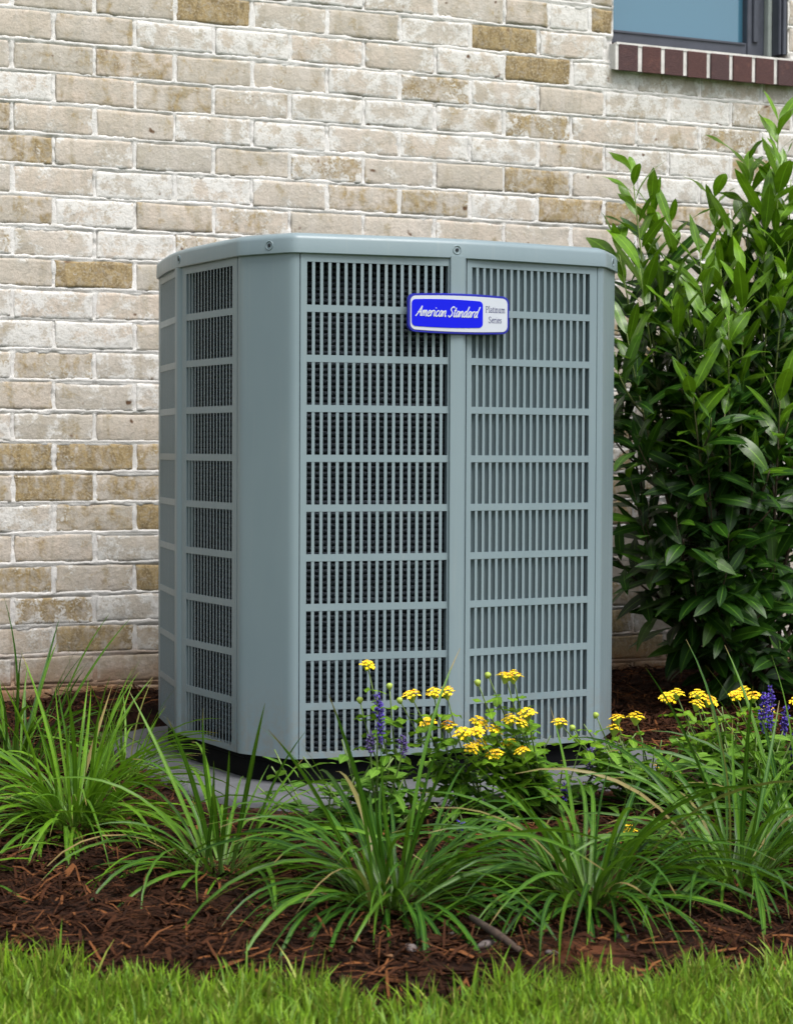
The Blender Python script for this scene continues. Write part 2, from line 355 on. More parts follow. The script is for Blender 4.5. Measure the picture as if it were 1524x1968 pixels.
# (row, left end in brick modules) -> olive, white : bricks that stand out in the wall
SPECIAL = {}
for row, xw, ol, wh in [(-1,.39,1.,0.),(-1,1.33,.9,.1),(0,1.1,.75,.1),(0,1.40,.85,.1),(-2,1.62,.95,0),(2,1.30,1.,.0),(2,1.52,.95,.0),(2,1.74,.75,.1),(2,1.93,.8,.1),(3,1.19,.95,.25),(3,1.41,.95,.0),(1,.98,.6,.3),(3,1.86,.7,.2),(2,1.08,.4,.4),
        (8,.16,.75,.0),(15,.10,.8,.0),(15,-.09,.6,.1),(18,-.0,.85,.1),(18,.33,.9,.0),(16,.33,.9,.0),(3-1,.3,.3,.1),(1,1.85,.6,.2),(5,.27,.0,1.),(4,1.42,.5,.3),(5,1.05,.4,.4),(9,.0,.1,.9),(13,.1,.1,1.),(12,.3,.0,.9),(10,.1,.2,1.),(11,.1,.4,.2),(6,.2,.0,1.),(4,.75,.5,.7),(20,.2,.5,.4),(20,1.7,.8,0),(21,1.75,.8,0),(16,1.68,.5,.2),(19,1.68,.1,.8)]:
    SPECIAL[(row, round(xw / L * 2))] = (ol, wh)
massV, massF = [], []
def put_brick(x0, x1, row):
    zc = Z0 - (row + .5) * H; xc = (x0 + x1) / 2; wd = x1 - x0 - JT
    if wd < .012: return
    if xc > WX0 - .001 and xc < WX1 and zc > WZ0 - .02 and zc < WZ1: return
    full = abs((x1 - x0) - L) < .001
    vis = (-.26 < xc < 2.50) and (.0 < zc < 2.06) and not (.44 < xc < 1.56 and zc < 1.16)
    jx, jz, jy = R.uniform(-.0016, .0016), R.uniform(-.0022, .0022), R.uniform(-.0018, .0012)
    if full: k = R.randrange(10); VF, me = BV[k], BM[k]
    else:
        key = round(wd, 3)
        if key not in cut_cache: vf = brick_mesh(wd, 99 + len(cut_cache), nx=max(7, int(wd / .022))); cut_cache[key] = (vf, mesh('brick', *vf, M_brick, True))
        VF, me = cut_cache[key]
    if vis:
        o = obj('brick', me, wall, Matrix.Translation((xc + jx, jy, zc + jz)) @ Matrix.Rotation(R.uniform(-.006, .006), 4, 'Y'))
        sp = SPECIAL.get((row, round(xc / L * 2)))
        if sp: ol, wh = sp
        else:
            ol = R.choice([0, 0, 0, .1, .2, .25, .35, .5]); wh = R.choice([.05, .2, .3, .45, .6, .8, 1.])
            if row > 12: ol = min(1, ol + .12); wh *= .8
        o.color = (ol, wh, R.random(), 1)
    else:
        b = len(massV)
        for v in VF[0]: massV.append((v[0] + xc + jx, v[1] + jy, v[2] + zc + jz))
        for f_ in VF[1]: massF.append(tuple(i + b for i in f_))
for row in range(-20, 24):
    zc = Z0 - (row + .5) * H; off = 0 if row % 2 == 0 else L / 2
    ts = [off + k * L for k in range(-11, 24)]
    if zc > WZ0 and zc < WZ1:
        ts = [t for t in ts if t < 1.50 or t > 2.36]
        ts += [1.585, WX0 + .004, WX1, 2.34] if row % 2 else [1.45, 1.585, WX0 + .004, WX1]
        ts = sorted(ts)
    ROWS.append((row, ts))
    for a, b in zip(ts, ts[1:]): put_brick(a, b, row)
def vnoise(X, Z, sc, seed):          # smooth value noise on arrays
    g = np.random.default_rng(seed).random((256, 256)); a, b = X * sc, Z * sc; i, j = np.floor(a).astype(int), np.floor(b).astype(int)
    f, h = a - i, b - j; f = f*f*(3-2*f); h = h*h*(3-2*h); G = lambda p, q: g[p % 256, q % 256]
    return (G(i, j)*(1-f) + G(i+1, j)*f)*(1-h) + (G(i, j+1)*(1-f) + G(i+1, j+1)*f)*h - .5
def mortar_sheet():
    gx = np.arange(-.40, 2.66, .0042); gzz = np.arange(-.05, 2.14, .0042); X, Z = np.meshgrid(gx, gzz)
    row = np.floor((Z0 - Z) / H).astype(int); dz = np.abs((Z0 - Z) / H - np.round((Z0 - Z) / H)) * H; dx = np.full(X.shape, 9.)
    for r_, ts in ROWS:
        m = row == r_
        if m.any():
            t = np.array(ts); xm = X[m]; k = np.clip(np.searchsorted(t, xm), 1, len(t) - 1); dx[m] = np.minimum(np.abs(xm - t[k-1]), np.abs(t[k] - xm))
    wob = .0052 * vnoise(X, Z, 55, 1) + .0085 * vnoise(X, Z, 15, 2) + .0030 * vnoise(X, Z, 140, 3)
    d = np.minimum(dz, dx) + wob; t = np.clip((d - .0048) / .0055, 0, 1); t = t*t*(3-2*t)
    Y = .0002 + .0016 * vnoise(X, Z, 9, 4) + .0012 * vnoise(X, Z, 90, 5) + t * .0085
    Y += np.where(dz < .0065, .0016 * np.clip((Z0 - Z) / H - np.round((Z0 - Z) / H), -.05, .05) / .05, 0)       # joints struck so that the top edge sits deeper
    n1, n0 = X.shape; V = np.stack([X, Y, Z], -1).reshape(-1, 3); idx = np.arange(n1 * n0).reshape(n1, n0)
    hole = (X[:-1, :-1] > WX0) & (X[:-1, 1:] < WX1) & (Z[:-1, :-1] > WZ0)
    F = np.stack([idx[:-1, :-1], idx[:-1, 1:], idx[1:, 1:], idx[1:, :-1]], -1)[~hole]
    m = bpy.data.meshes.new('mortar'); m.vertices.add(len(V)); m.vertices.foreach_set('co', V.ravel()); m.loops.add(F.size); m.loops.foreach_set('vertex_index', F.ravel().astype(np.int32))
    m.polygons.add(len(F)); m.polygons.foreach_set('loop_start', np.arange(len(F))*4); m.polygons.foreach_set('loop_total', np.full(len(F), 4)); m.update(calc_edges=True)
    m.polygons.foreach_set('use_smooth', [True]*len(F)); m.materials.append(M_mortar); return m
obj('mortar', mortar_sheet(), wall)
mb = MB(); yf = .0105
mb.box((X0, yf, -.25), (WX0, .14, ZT)); mb.box((WX1, yf, -.25), (X1, .14, ZT)); mb.box((WX0, yf, -.25), (WX1, .14, WZ0)); mb.box((WX0, yf, WZ1), (WX1, .14, ZT))
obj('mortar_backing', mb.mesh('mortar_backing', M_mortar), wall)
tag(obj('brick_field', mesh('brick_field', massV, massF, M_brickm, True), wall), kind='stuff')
# sill: rowlock of dark red bricks, pitched forward
sm = MB(); sx0, sx1 = 1.655, 2.60
def sill_pt(x, d, t):  # d depth 0 front .. 1 back, t 0 bottom .. 1 top
    return (x, -.032 + d * .11, 1.824 + t * .0775 + d * .026)
def sill_block(mb, xa, xb, ins=0., fr=0.):
    V = [sill_pt(x, d, t) for t in (0 + ins, 1 - ins) for (x, d) in ((xa, fr), (xb, fr), (xb, 1), (xa, 1))]
    mb.add(V, [(0,3,2,1),(4,5,6,7),(0,1,5,4),(1,2,6,5),(2,3,7,6),(3,0,4,7)])
sill_block(sm, sx0, sx1, .03, .045)
sm.box((1.658, -.0290, 1.9000), (2.272, -.010, 1.9075))
sillo = obj('window_sill', sm.mesh('sill_mortar', M_mortar), wall); sillo['label'] = 'dark red brick sill under the window'
x = sx0 + .010
while x < sx1 - .05:
    wd = .0655 + R.uniform(-.002, .002); b = MB(); sill_block(b, -wd/2, wd/2, 0., R.uniform(-.02, .02))
    m = b.mesh('sill_brick', M_sill); bm = bmesh.new(); bm.from_mesh(m); bmesh.ops.bevel(bm, geom=bm.edges[:], offset=.0018, segments=1, affect='EDGES'); bm.to_mesh(m); bm.free()
    obj('sill_brick', m, sillo, Matrix.Translation((x + wd/2, 0, R.uniform(-.001, .001)))); x += wd + .0125 + R.uniform(-.001, .0015)

# ------------------------------------------------------------------ window
win = empty('window', (1.96, .08, 1.925), 'dark grey framed window with a sky reflection painted blue in its pane', 'window')
def wpart(name, a, b, m, parent=win, bev=.002):
    mbx = MB().box(a, b); me = mbx.mesh(name, m); bm = bmesh.new(); bm.from_mesh(me); bmesh.ops.bevel(bm, geom=bm.edges[:], offset=bev, segments=2, affect='EDGES'); bm.to_mesh(me); bm.free()
    me.transform(Matrix.Translation((-1.96, -.08, -1.925))); 
    return obj(name, me, parent)
fr = wpart('bottom_rail', (1.66, .070, 1.9265), (2.170, .125, 1.966), M_frame)
wpart('rail_cap', (1.70, .066, 1.957), (2.165, .0705, 1.963), M_frame)
wpart('pane', (1.66, .094, 1.950), (2.1745, .100, 3.03), M_glass)
wpart('glazing_bead', (2.1745, .085, 1.966), (2.184, .105, 3.0), M_bead)
wpart('sash_stile', (2.1705, .068, 1.9262), (2.232, .124, 3.03), M_frame)
wpart('stile_lip', (2.188, .060, 1.968), (2.206, .0685, 3.0), M_frame)
wpart('sealant_strip', (2.2325, .046, 1.9258), (2.246, .122, 3.02), M_seal)
wpart('jamb_liner', (2.2463, .010, 1.926), (2.256, .120, 3.02), M_frame); wpart('jamb_trim', (2.2565, .003, 1.9255), (2.271, .121, 3.02), M_frame)
wpart('left_stile', (1.659, .05, 1.93), (1.684, .093, 3.03), M_frame); wpart('top_rail', (1.659, .04, 3.031), (2.27, .12, 3.049), M_frame)
wpart('back_board', (1.659, .128, 1.926), (2.271, .139, 3.04), M_black)

# ------------------------------------------------------------------ condenser unit
CX, CY = .514, -.937
unit = empty('air_conditioner', (CX, CY, .03), 'grey outdoor air conditioner condenser with louvred sides standing on a pad', 'air conditioner')
UL = Matrix.Translation((-CX, -CY, -.03))
def upart(name, m, parent=unit, lab=None):
    m.transform(UL); o = obj(name, m, parent)
    if lab: o['label'] = lab
    return o
ZB, ZTB = .0847, 1.1180          # sheet bottom / top (top hidden under the lid)
ROW0, PITCH, SLOT = 1.0939, .10113, .0868
def rx(x): return 2 * .5225 - x
def ry(y): return 2 * CY - y
pn = {}   # panel: start, end (walking so that outward is on the right-hand side of travel reversed), slots
fnA, fnB = (.1752, -1.3567), (.4905, -1.3930)
ffA, ffB = (.5300, -1.3919), (.8570, -1.3541)
lnA, lnB = (.0860, -1.2232), (.0550, -.9400)
def louvre_panel(A, B, s0, s1, ns, blade, attach, depth, label, slw=.0064, sth=.0017):
    A, B = Vector(A), Vector(B); u = (B - A).normalized(); n = Vector((u.y, -u.x))
    if n.dot(Vector(((A.x + B.x)/2 - CX, (A.y + B.y)/2 - CY))) < 0: n = -n
    T = .0018; tot = (B - A).length; a2 = (A.x, A.y); o2 = lambda: MB()
    pitch = (s1 - s0 + slw) / ns
    m = MB()
    m.obox(a2, u, n, (0, -.018, ZB), (s0, 0, ZTB)); m.obox(a2, u, n, (s1, -.018, ZB), (tot, 0, ZTB))
    m.obox(a2, u, n, (s0, -T, ROW0), (s1, 0, ZTB)); m.obox(a2, u, n, (s0, -.018, ZB), (s1, 0, ROW0 - 9*PITCH - SLOT))
    p = upart('louvre_panel', recalc(m.mesh('louvre_panel', M_paint)), unit, label)
    for i in range(9):
        z1 = ROW0 - i*PITCH - SLOT; z0 = ROW0 - (i+1)*PITCH
        b = MB().obox(a2, u, n, (s0 - .001, -.0045, z0), (s1 + .001, -.0002, z1)); upart('crossbar', recalc(b.mesh('crossbar', M_paint)), p)
    for k in range(1, ns):
        x0 = s0 + k*pitch - slw; x1 = x0 + slw
        b = MB().obox(a2, u, n, (x0, -.0007 - sth, ROW0 - 9*PITCH - SLOT - .001), (x1, -.0007, ROW0 + .001))
        xe = x0 if attach < 0 else x1; t = .0012; zb, zt = ROW0 - 9*PITCH - SLOT - .001, ROW0 + .001
        P = lambda c, d, z: (A.x + u.x*c + n.x*d, A.y + u.y*c + n.y*d, z)
        xq = xe - attach * t
        b.add([P(c, d, z) for z in (zb, zt) for c, d in ((xe, -.0006 - sth*.9), (xq, -.0006 - sth*.9), (xq + blade*depth, -depth), (xe + blade*depth, -depth))],
              [(0,1,2,3),(7,6,5,4),(0,4,5,1),(1,5,6,2),(2,6,7,3),(3,7,4,0)])
        upart('slat', recalc(b.mesh('slat', M_paint)), p)
    return p
louvre_panel(fnA, fnB, .0134, .3130, 18, .50, -1, .012, 'front louvred panel left of the badge post')
louvre_panel(ffA, ffB, .0120, .3105, 18, -.55, 1, .014, 'front louvred panel right of the badge post')
louvre_panel(lnA, lnB, .0235, .2590, 15, 2.4, -1, .0016, 'near half of the left side louvres', .0040, .0006)
louvre_panel((.0540, -.9020), (.0895, -.6580), .009, .228, 15, -.4, 1, .012, 'far half of the left side louvres')
louvre_panel((rx(.0800), -1.2232), (rx(.0520), -.9400), .0235, .2590, 15, .4, -1, .012, 'near half of the right side louvres')
louvre_panel((rx(.0520), -.9000), (rx(.0860), -.6520), .009, .235, 15, -.4, 1, .012, 'far half of the right side louvres')
def chaikin(P, it=3):
    for _ in range(it):
        Q = [P[0]]
        for a, b in zip(P, P[1:]): Q += [(a[0]*.75+b[0]*.25, a[1]*.75+b[1]*.25), (a[0]*.25+b[0]*.75, a[1]*.25+b[1]*.75)]
        Q.append(P[-1]); P = Q
    return P
def strip(name, P, z0, z1, th, label=None, mat=M_paint, parent=unit):      # folded sheet standing on a plan polyline, thickness inward
    V = []; F = []; n = len(P)
    c = Vector((CX, CY))
    for p in P:
        d = (c - Vector(p)).normalized(); q = (p[0] + d.x*th, p[1] + d.y*th)
        V += [(*p, z0), (*p, z1), (*q, z0), (*q, z1)]
    for i in range(n - 1):
        a, b = 4*i, 4*(i+1); F += [(a, b, b+1, a+1), (a+2, a+3, b+3, b+2), (a, a+2, b+2, b), (a+1, b+1, b+3, a+3)]
    F += [(0, 1, 3, 2), (4*n-4, 4*n-2, 4*n-1, 4*n-3)]
    m = recalc(mesh(name, V, F, mat)); 
    m.polygons.foreach_set('use_smooth', [False]*len(m.polygons))
    o = upart(name, m, parent, label)
    for poly in o.data.polygons: poly.use_smooth = abs(poly.normal.z) < .5
    o.data.set_sharp_from_angle(angle=math.radians(40))
    return o
nearc = chaikin([(.0866, -1.2262), (.0872, -1.2370), (.0950, -1.2530), (.1500, -1.3410), (.1610, -1.3530), (.1728, -1.3562)], 3)
strip('corner_panel', nearc, ZB, ZTB, .004, 'plain rounded corner panel nearest the camera')
rightc = chaikin([(.8596, -1.3540), (.8700, -1.3530), (.8780, -1.3480), (.9590, -1.2520), (.9650, -1.2420), (.9660, -1.2262)], 3)
strip('corner_panel', rightc, ZB, ZTB, .004, 'plain rounded corner panel beside the shrub')
blc = chaikin([(.0902, -.6550), (.0930, -.635), (.160, -.525), (.176, -.5195)], 3); strip('corner_panel', blc, ZB, ZTB, .004)
brc = chaikin([(.8600, -.5195), (.8750, -.522), (.9540, -.63), (.9590, -.6490)], 3); strip('corner_panel', brc, ZB, ZTB, .004)
strip('back_panel', [(.177, -.5193), (.514, -.4830), (.859, -.5193)], ZB, ZTB, .004)
# centre posts (a raised channel with splayed flanks)
def post(P, lab=None): strip('post', P, ZB + .001, ZTB - .004, .012, lab)
post([(.4880, -1.3890), (.4895, -1.3990), (.5150, -1.4012), (.5240, -1.3970), (.5300, -1.3880)], 'front centre post carrying the badge')
post([(.0590, -.9450), (.0490, -.9330), (.0485, -.9120), (.0585, -.8990)]); post([(rx(.058), -.9450), (rx(.048), -.933), (rx(.048), -.910), (rx(.058), -.898)])
for (a, b) in (((.1739, -1.3555), (-.5, .86)), ((.0863, -1.2248), (.94, -.1)), ((.8583, -1.3530), (.3, .95))):      # added black strips stand in for shade in the gaps between sheets
    dv = Vector(b).normalized(); c_ = Vector(a) + dv * .0045; t_ = Vector((-dv.y, dv.x)); m = MB().obox((c_.x, c_.y), t_, dv, (-.0045, 0, ZB + .002), (.0045, .003, ZTB - .002))
    upart('seam_shade_strip', recalc(m.mesh('seam_shade_strip', M_black)))
# coil
def ring_at(off, n=0):
    base = [(.083+off*1.9, -1.20), (.058+off*2.2, -.92), (.09+off*1.9, -.66), (.18, -.52-off*.4), (.514, -.487-off), (.86, -.52-off*.4), (.955-off, -.66), (.985-off*1.05, -.92), (.955-off, -1.20), (.86-off*.3, -1.355+off), (.514, -1.39+off), (.18+off*.3, -1.355+off)]
    P = base + base[:1]; Q = P
    for _ in range(2):
        N = []
        for a, b in zip(Q, Q[1:]): N += [(a[0]*.8+b[0]*.2, a[1]*.8+b[1]*.2), (a[0]*.2+b[0]*.8, a[1]*.2+b[1]*.8)]
        Q = N + N[:1]
    return Q[:-1]
coil_ring = ring_at(.033)
core = MB(); cr_ = ring_at(.065); nn = len(cr_)
core.add([(*p, z) for z in (.07, 1.12) for p in cr_], [(i, (i+1) % nn, nn + (i+1) % nn, nn + i) for i in range(nn)])
coil = upart('coil', core.mesh('coil_core', M_core), unit, 'dark finned coil behind the louvres')
z = .098; tube0 = None
while z < 1.108:
    if tube0 is None:
        b = MB().tube([(*p, 0) for p in coil_ring], .0056, 6, closed=True); tm = b.mesh('coil_tube', M_coil, True); tm.transform(Matrix.Translation((-CX, -CY, 0))); tube0 = tm
    obj('coil_tube', tube0, coil, Matrix.Translation((0, 0, z - .03))); z += .0118
# lid
def offset_poly(P, d):
    n = len(P); out = []
    for i in range(n):
        a, b, c = Vector(P[i-1]), Vector(P[i]), Vector(P[(i+1) % n])
        t = ((b - a).normalized() + (c - b).normalized()).normalized(); nr = Vector((t.y, -t.x))
        out.append((b.x + nr.x*d, b.y + nr.y*d))
    return out
body = nearc + [(.33, -1.3745), (.50, -1.3975), (.53, -1.3975), (.70, -1.3725)] + rightc + [(.98, -1.08), (.994, -.937), (.98, -.79)] + brc[::-1] + [(.70, -.500), (.514, -.481), (.33, -.500)] + blc[::-1] + [(.068, -.78), (.0475, -.92), (.068, -1.08)]
def ring_mesh(name, prof, mat, base, cap=True, smooth=True):
    V = []; F = []; n = len(base)
    for d, z in prof: V += [(*p, z) for p in offset_poly(base, d)]
    for k in range(len(prof) - 1):
        for i in range(n): F.append((k*n+i, k*n+(i+1) % n, (k+1)*n+(i+1) % n, (k+1)*n+i))
    if cap: F.append(tuple((len(prof)-1)*n + i for i in range(n)))
    m = recalc(mesh(name, V, F, mat, smooth)); m.set_sharp_from_angle(angle=math.radians(38)); return m
def resample(P, step):
    out = []; n = len(P)
    for i in range(n):
        a, b = Vector(P[i]), Vector(P[(i+1) % n]); k = max(1, int((b - a).length / step))
        out += [tuple(a.lerp(b, j / k)) for j in range(k)]
    return out
def smooth_poly(P, it):
    for _ in range(it):
        n = len(P); P = [((P[i-1][0] + 2*P[i][0] + P[(i+1) % n][0])/4, (P[i-1][1] + 2*P[i][1] + P[(i+1) % n][1])/4) for i in range(n)]
    return P
lidbase = smooth_poly(resample(body, .02), 3); lidround = smooth_poly(resample(body, .02), 26)
lid = upart('lid', ring_mesh('lid', [(-.012, 1.1130), (.002, 1.1105), (.0060, 1.1100), (.0072, 1.1115), (.0065, 1.1385), (.0048, 1.1435), (.000, 1.1482), (-.012, 1.1525), (-.03, 1.1545), (-.10, 1.160), (-.2, 1.160)], M_paint, lidround), unit, 'grey lid with bolted rim')
def screw(x, y, z, nx, ny):
    n = Vector((nx, ny, 0)).normalized(); b = MB(); q = n.to_track_quat('Z', 'Y').to_matrix().to_4x4(); N = 14
    def lathe(prof): 
        V = [q @ Vector((r*math.cos(2*math.pi*i/N), r*math.sin(2*math.pi*i/N), h)) for r, h in prof for i in range(N)]
        b.add([v + Vector((x, y, z)) for v in V], [(k*N+i, k*N+(i+1) % N, (k+1)*N+(i+1) % N, (k+1)*N+i) for k in range(len(prof)-1) for i in range(N)] + [tuple((len(prof)-1)*N+i for i in range(N))])
    lathe([(.0102, -.004), (.0098, .0008), (.0086, .0014), (.0076, .0004), (.0070, -.0030), (.001, -.0030)])
    sc = upart('bolt_recess', recalc(b.mesh('bolt_recess', M_paint, True)), lid)
    b = MB(); lathe([(.0058, -.003), (.0058, -.0012), (.0038, -.0010), (.0038, .0010), (.0030, .0014), (.0005, .0014)])
    upart('bolt', recalc(b.mesh('bolt', M_steel)), sc)
lo = offset_poly(lidround, .0068)
for ang in (-136.5, -91.2, -179.6, -41.5):      # on the rim, by bearing from the centre
    a = math.radians(ang); dv = Vector((math.cos(a), math.sin(a))); best = max(range(len(lo)), key=lambda i: (Vector(lo[i]) - Vector((CX, CY))).normalized().dot(dv))
    p0, p1, p2 = Vector(lo[best - 1]), Vector(lo[best]), Vector(lo[(best + 1) % len(lo)]); t_ = (p2 - p0).normalized(); screw(p1.x, p1.y, 1.1275, t_.y, -t_.x)
# base pan
upart('base_pan', ring_mesh('base_pan', [(-.012, .092), (-.012, .075), (-.022, .070), (-.022, .0305)], M_black, lidbase, False), unit, 'black base pan in shadow under the grey panels')
# pad
padb = smooth_poly(resample(body, .04), 40)
padm = ring_mesh('equipment_pad', [(.128, -.055), (.126, .012), (.118, .024), (.105, .0295), (.08, .030)], M_pad, padb)
pad = obj('equipment_pad', padm); tag(pad, 'pale grey composite slab under the air conditioner', 'pad')

# badge
bw, bh = .2290, .0830
def barrel(w_, h_, r, bow, n=10):
    P = []
    for cx_, cy_, a0 in ((w_/2-r, h_/2-r, 0), (-w_/2+r, h_/2-r, 90), (-w_/2+r, -h_/2+r, 180), (w_/2-r, -h_/2+r, 270)):
        for i in range(7): a = math.radians(a0 + 15*i); P.append((cx_ + r*math.cos(a), cy_ + r*math.sin(a)))
    P = resample(P, w_/24)
    return [(x, y * (1 + bow * (1 - (2*x/w_)**2) / (h_/2))) for x, y in P]
def plate(P, y0, y1, bev, m, name):
    V = []; n = len(P); F = []
    for sc, y in ((1, y0), (1, y1 + bev), (None, y1)):
        for x, z in P:
            if sc is None: l = math.hypot(x, z); V.append((x * (1 - bev/l*.8), y, z * (1 - bev/l*.8)))
            else: V.append((x, y, z))
    for k in range(2): F += [(k*n+i, k*n+(i+1) % n, (k+1)*n+(i+1) % n, (k+1)*n+i) for i in range(n)]
    F.append(tuple(2*n+i for i in range(n))); F.append(tuple(range(n))[::-1])
    return recalc(mesh(name, V, F, m))
BO = Matrix.Translation((.5050 - CX, -1.3985 - CY, .9950 - .03)) @ Matrix.Rotation(math.radians(-1), 4, 'Z')
badge = obj('badge', plate(barrel(bw, bh - .006, .014, .0035), -.001, -.009, .002, M_navy, 'badge'), unit, BO); badge['label'] = 'blue and white maker badge on the front post'
obj('badge_face', plate(barrel(bw - .010, bh - .015, .011, .0030), -.008, -.0098, .0003, M_white, 'badge_face'), badge)
obj('badge_panel', plate([(x - .0270, y) for x, y in barrel(.160, bh - .029, .0085, .0022)], -.0090, -.0106, .0002, M_blue, 'badge_panel'), badge)
# lettering as pen strokes
def catmull(P, k=5):
    if len(P) < 3: return P
    Q = []; E = [P[0]] + P + [P[-1]]
    for i in range(len(P) - 1):
        p0, p1, p2, p3 = E[i:i+4]
        for j in range(k):
            t = j / k; Q.append(tuple(.5*((2*p1[c]) + (-p0[c]+p2[c])*t + (2*p0[c]-5*p1[c]+4*p2[c]-p3[c])*t*t + (-p0[c]+3*p1[c]-3*p2[c]+p3[c])*t**3) for c in (0, 1)))
    return Q + [P[-1]]
SCRIPT = {
 'A': (1.25, [[(0,-.05),(.25,.35),(.62,1.2),(.85,1.75)], [(.85,1.75),(.86,1.1),(.95,.3),(1.1,0)], [(.2,.62),(.6,.68),(1.05,.72)]]),
 'm': (1.15, [[(0,1),(.05,.5),(.02,0)], [(.04,.5),(.25,.95),(.42,.9),(.42,.4),(.42,0)], [(.44,.5),(.65,.95),(.85,.9),(.84,.3),(.95,0),(1.1,.2)]]),
 'e': (.75, [[(.05,.45),(.4,.55),(.55,.8),(.38,1.0),(.12,.8),(.05,.4),(.2,.05),(.45,.02),(.7,.25)]]),
 'r': (.62, [[(0,1),(.08,.5),(.06,0)], [(.08,.45),(.25,.9),(.5,1.0),(.6,.88)]]),
 'i': (.42, [[(.1,1),(.1,.4),(.18,.03),(.38,.2)], [(.16,1.38),(.22,1.5)]]),
 'c': (.70, [[(.6,.85),(.4,1.0),(.12,.75),(.06,.35),(.22,.02),(.45,.05),(.65,.25)]]),
 'a': (.85, [[(.6,.9),(.35,1.0),(.1,.65),(.08,.2),(.28,.0),(.5,.3),(.62,.95)], [(.62,1),(.6,.35),(.68,.02),(.85,.2)]]),
 'n': (.82, [[(0,1),(.05,.5),(.02,0)], [(.05,.5),(.28,.95),(.52,.92),(.52,.3),(.62,0),(.8,.2)]]),
 'S': (1.05, [[(.95,1.5),(.75,1.75),(.4,1.6),(.28,1.25),(.55,.95),(.75,.6),(.6,.12),(.25,-.02),(0,.25)]]),
 't': (.55, [[(.3,1.6),(.18,.8),(.18,.15),(.32,0),(.5,.2)], [(.0,1.05),(.5,1.15)]]),
 'd': (.90, [[(.58,.9),(.35,1.0),(.1,.65),(.08,.2),(.28,.0),(.5,.3),(.62,.8)], [(.82,1.85),(.66,1.0),(.6,.35),(.68,.02),(.85,.15)]]),
 ' ': (.45, [])}
SERIF = {
 'P': (.75, [[(.18,0),(.18,1.45)], [(.04,0),(.32,0)], [(.04,1.45),(.2,1.45),(.5,1.42),(.64,1.1),(.5,.75),(.2,.72)]]),
 'S': (.72, [[(.56,1.2),(.5,1.42),(.25,1.45),(.1,1.15),(.3,.8),(.56,.5),(.5,.08),(.25,0),(.08,.15),(.06,.35)]]),
 'l': (.34, [[(.17,0),(.17,1.5),(.05,1.45)], [(.04,0),(.3,0)]]), 'i': (.34, [[(.17,0),(.17,.95),(.05,.92)], [(.04,0),(.3,0)], [(.16,1.3),(.18,1.4)]]),
 'a': (.58, [[(.1,.8),(.25,.97),(.42,.85),(.42,.15),(.55,.02)], [(.42,.55),(.15,.45),(.08,.2),(.2,.0),(.42,.2)]]),
 't': (.4, [[(.18,1.3),(.18,.15),(.28,0),(.38,.08)], [(.04,.95),(.36,.95)]]),
 'n': (.68, [[(.15,0),(.15,.95),(.04,.92)], [(.03,0),(.28,0)], [(.15,.7),(.35,.97),(.5,.8),(.5,0)], [(.38,0),(.62,0)]]),
 'u': (.68, [[(.05,.95),(.15,.95),(.15,.2),(.3,.0),(.5,.2)], [(.4,.95),(.5,.95),(.5,0),(.62,.0)]]),
 'm': (1.0, [[(.15,0),(.15,.95),(.04,.92)], [(.03,0),(.28,0)], [(.15,.7),(.33,.97),(.48,.8),(.48,0)], [(.48,.7),(.66,.97),(.82,.8),(.82,0)], [(.38,0),(.58,0)], [(.72,0),(.94,0)]]),
 'e': (.56, [[(.08,.55),(.46,.55),(.4,.88),(.26,.97),(.1,.75),(.08,.3),(.25,.0),(.48,.2)]]),
 'r': (.46, [[(.15,0),(.15,.95),(.04,.92)], [(.03,0),(.28,0)], [(.15,.65),(.28,.95),(.42,.88)]]),
 's': (.46, [[(.36,.78),(.24,.97),(.1,.8),(.2,.55),(.36,.35),(.3,.05),(.15,.0),(.07,.2)]])}
def lettering(name, text, font, width, x0, zb, shear, pen, m, y=-.0113, hscale=None):
    adv = sum(font[c][0] for c in text); k = width / adv; hk = hscale or k; b = MB(); x = 0
    for c in text:
        a, strokes = font[c]
        for s in strokes:
            P = catmull(s, 4); P = [((x + p[0]) * k + p[1] * hk * shear + x0, p[1] * hk + zb) for p in P]
            V = []
            for i, p in enumerate(P):
                q0, q1 = P[max(0, i-1)], P[min(len(P)-1, i+1)]; d = Vector((q1[0]-q0[0], q1[1]-q0[1])); d = d.normalized() if d.length > 1e-9 else Vector((1, 0))
                V += [(p[0] - d.y*pen, y, p[1] + d.x*pen), (p[0] + d.y*pen, y, p[1] - d.x*pen)]
            b.add(V, [(2*i, 2*i+1, 2*i+3, 2*i+2) for i in range(len(P)-1)])
            y -= .000004
        x += a
    return obj(name, b.mesh(name, m), badge)
lettering('script_lettering', 'American Standard', SCRIPT, .139, -.0985, -.0065, .30, .0012, M_white, hscale=.0118)
lettering('series_lettering', 'Platinum', SERIF, .045, .0590, .0050, 0, .00055, M_ink, -.0101, .0085)
lettering('series_lettering', 'Series', SERIF, .030, .0660, -.0165, 0, .00055, M_ink, -.0101, .0085)

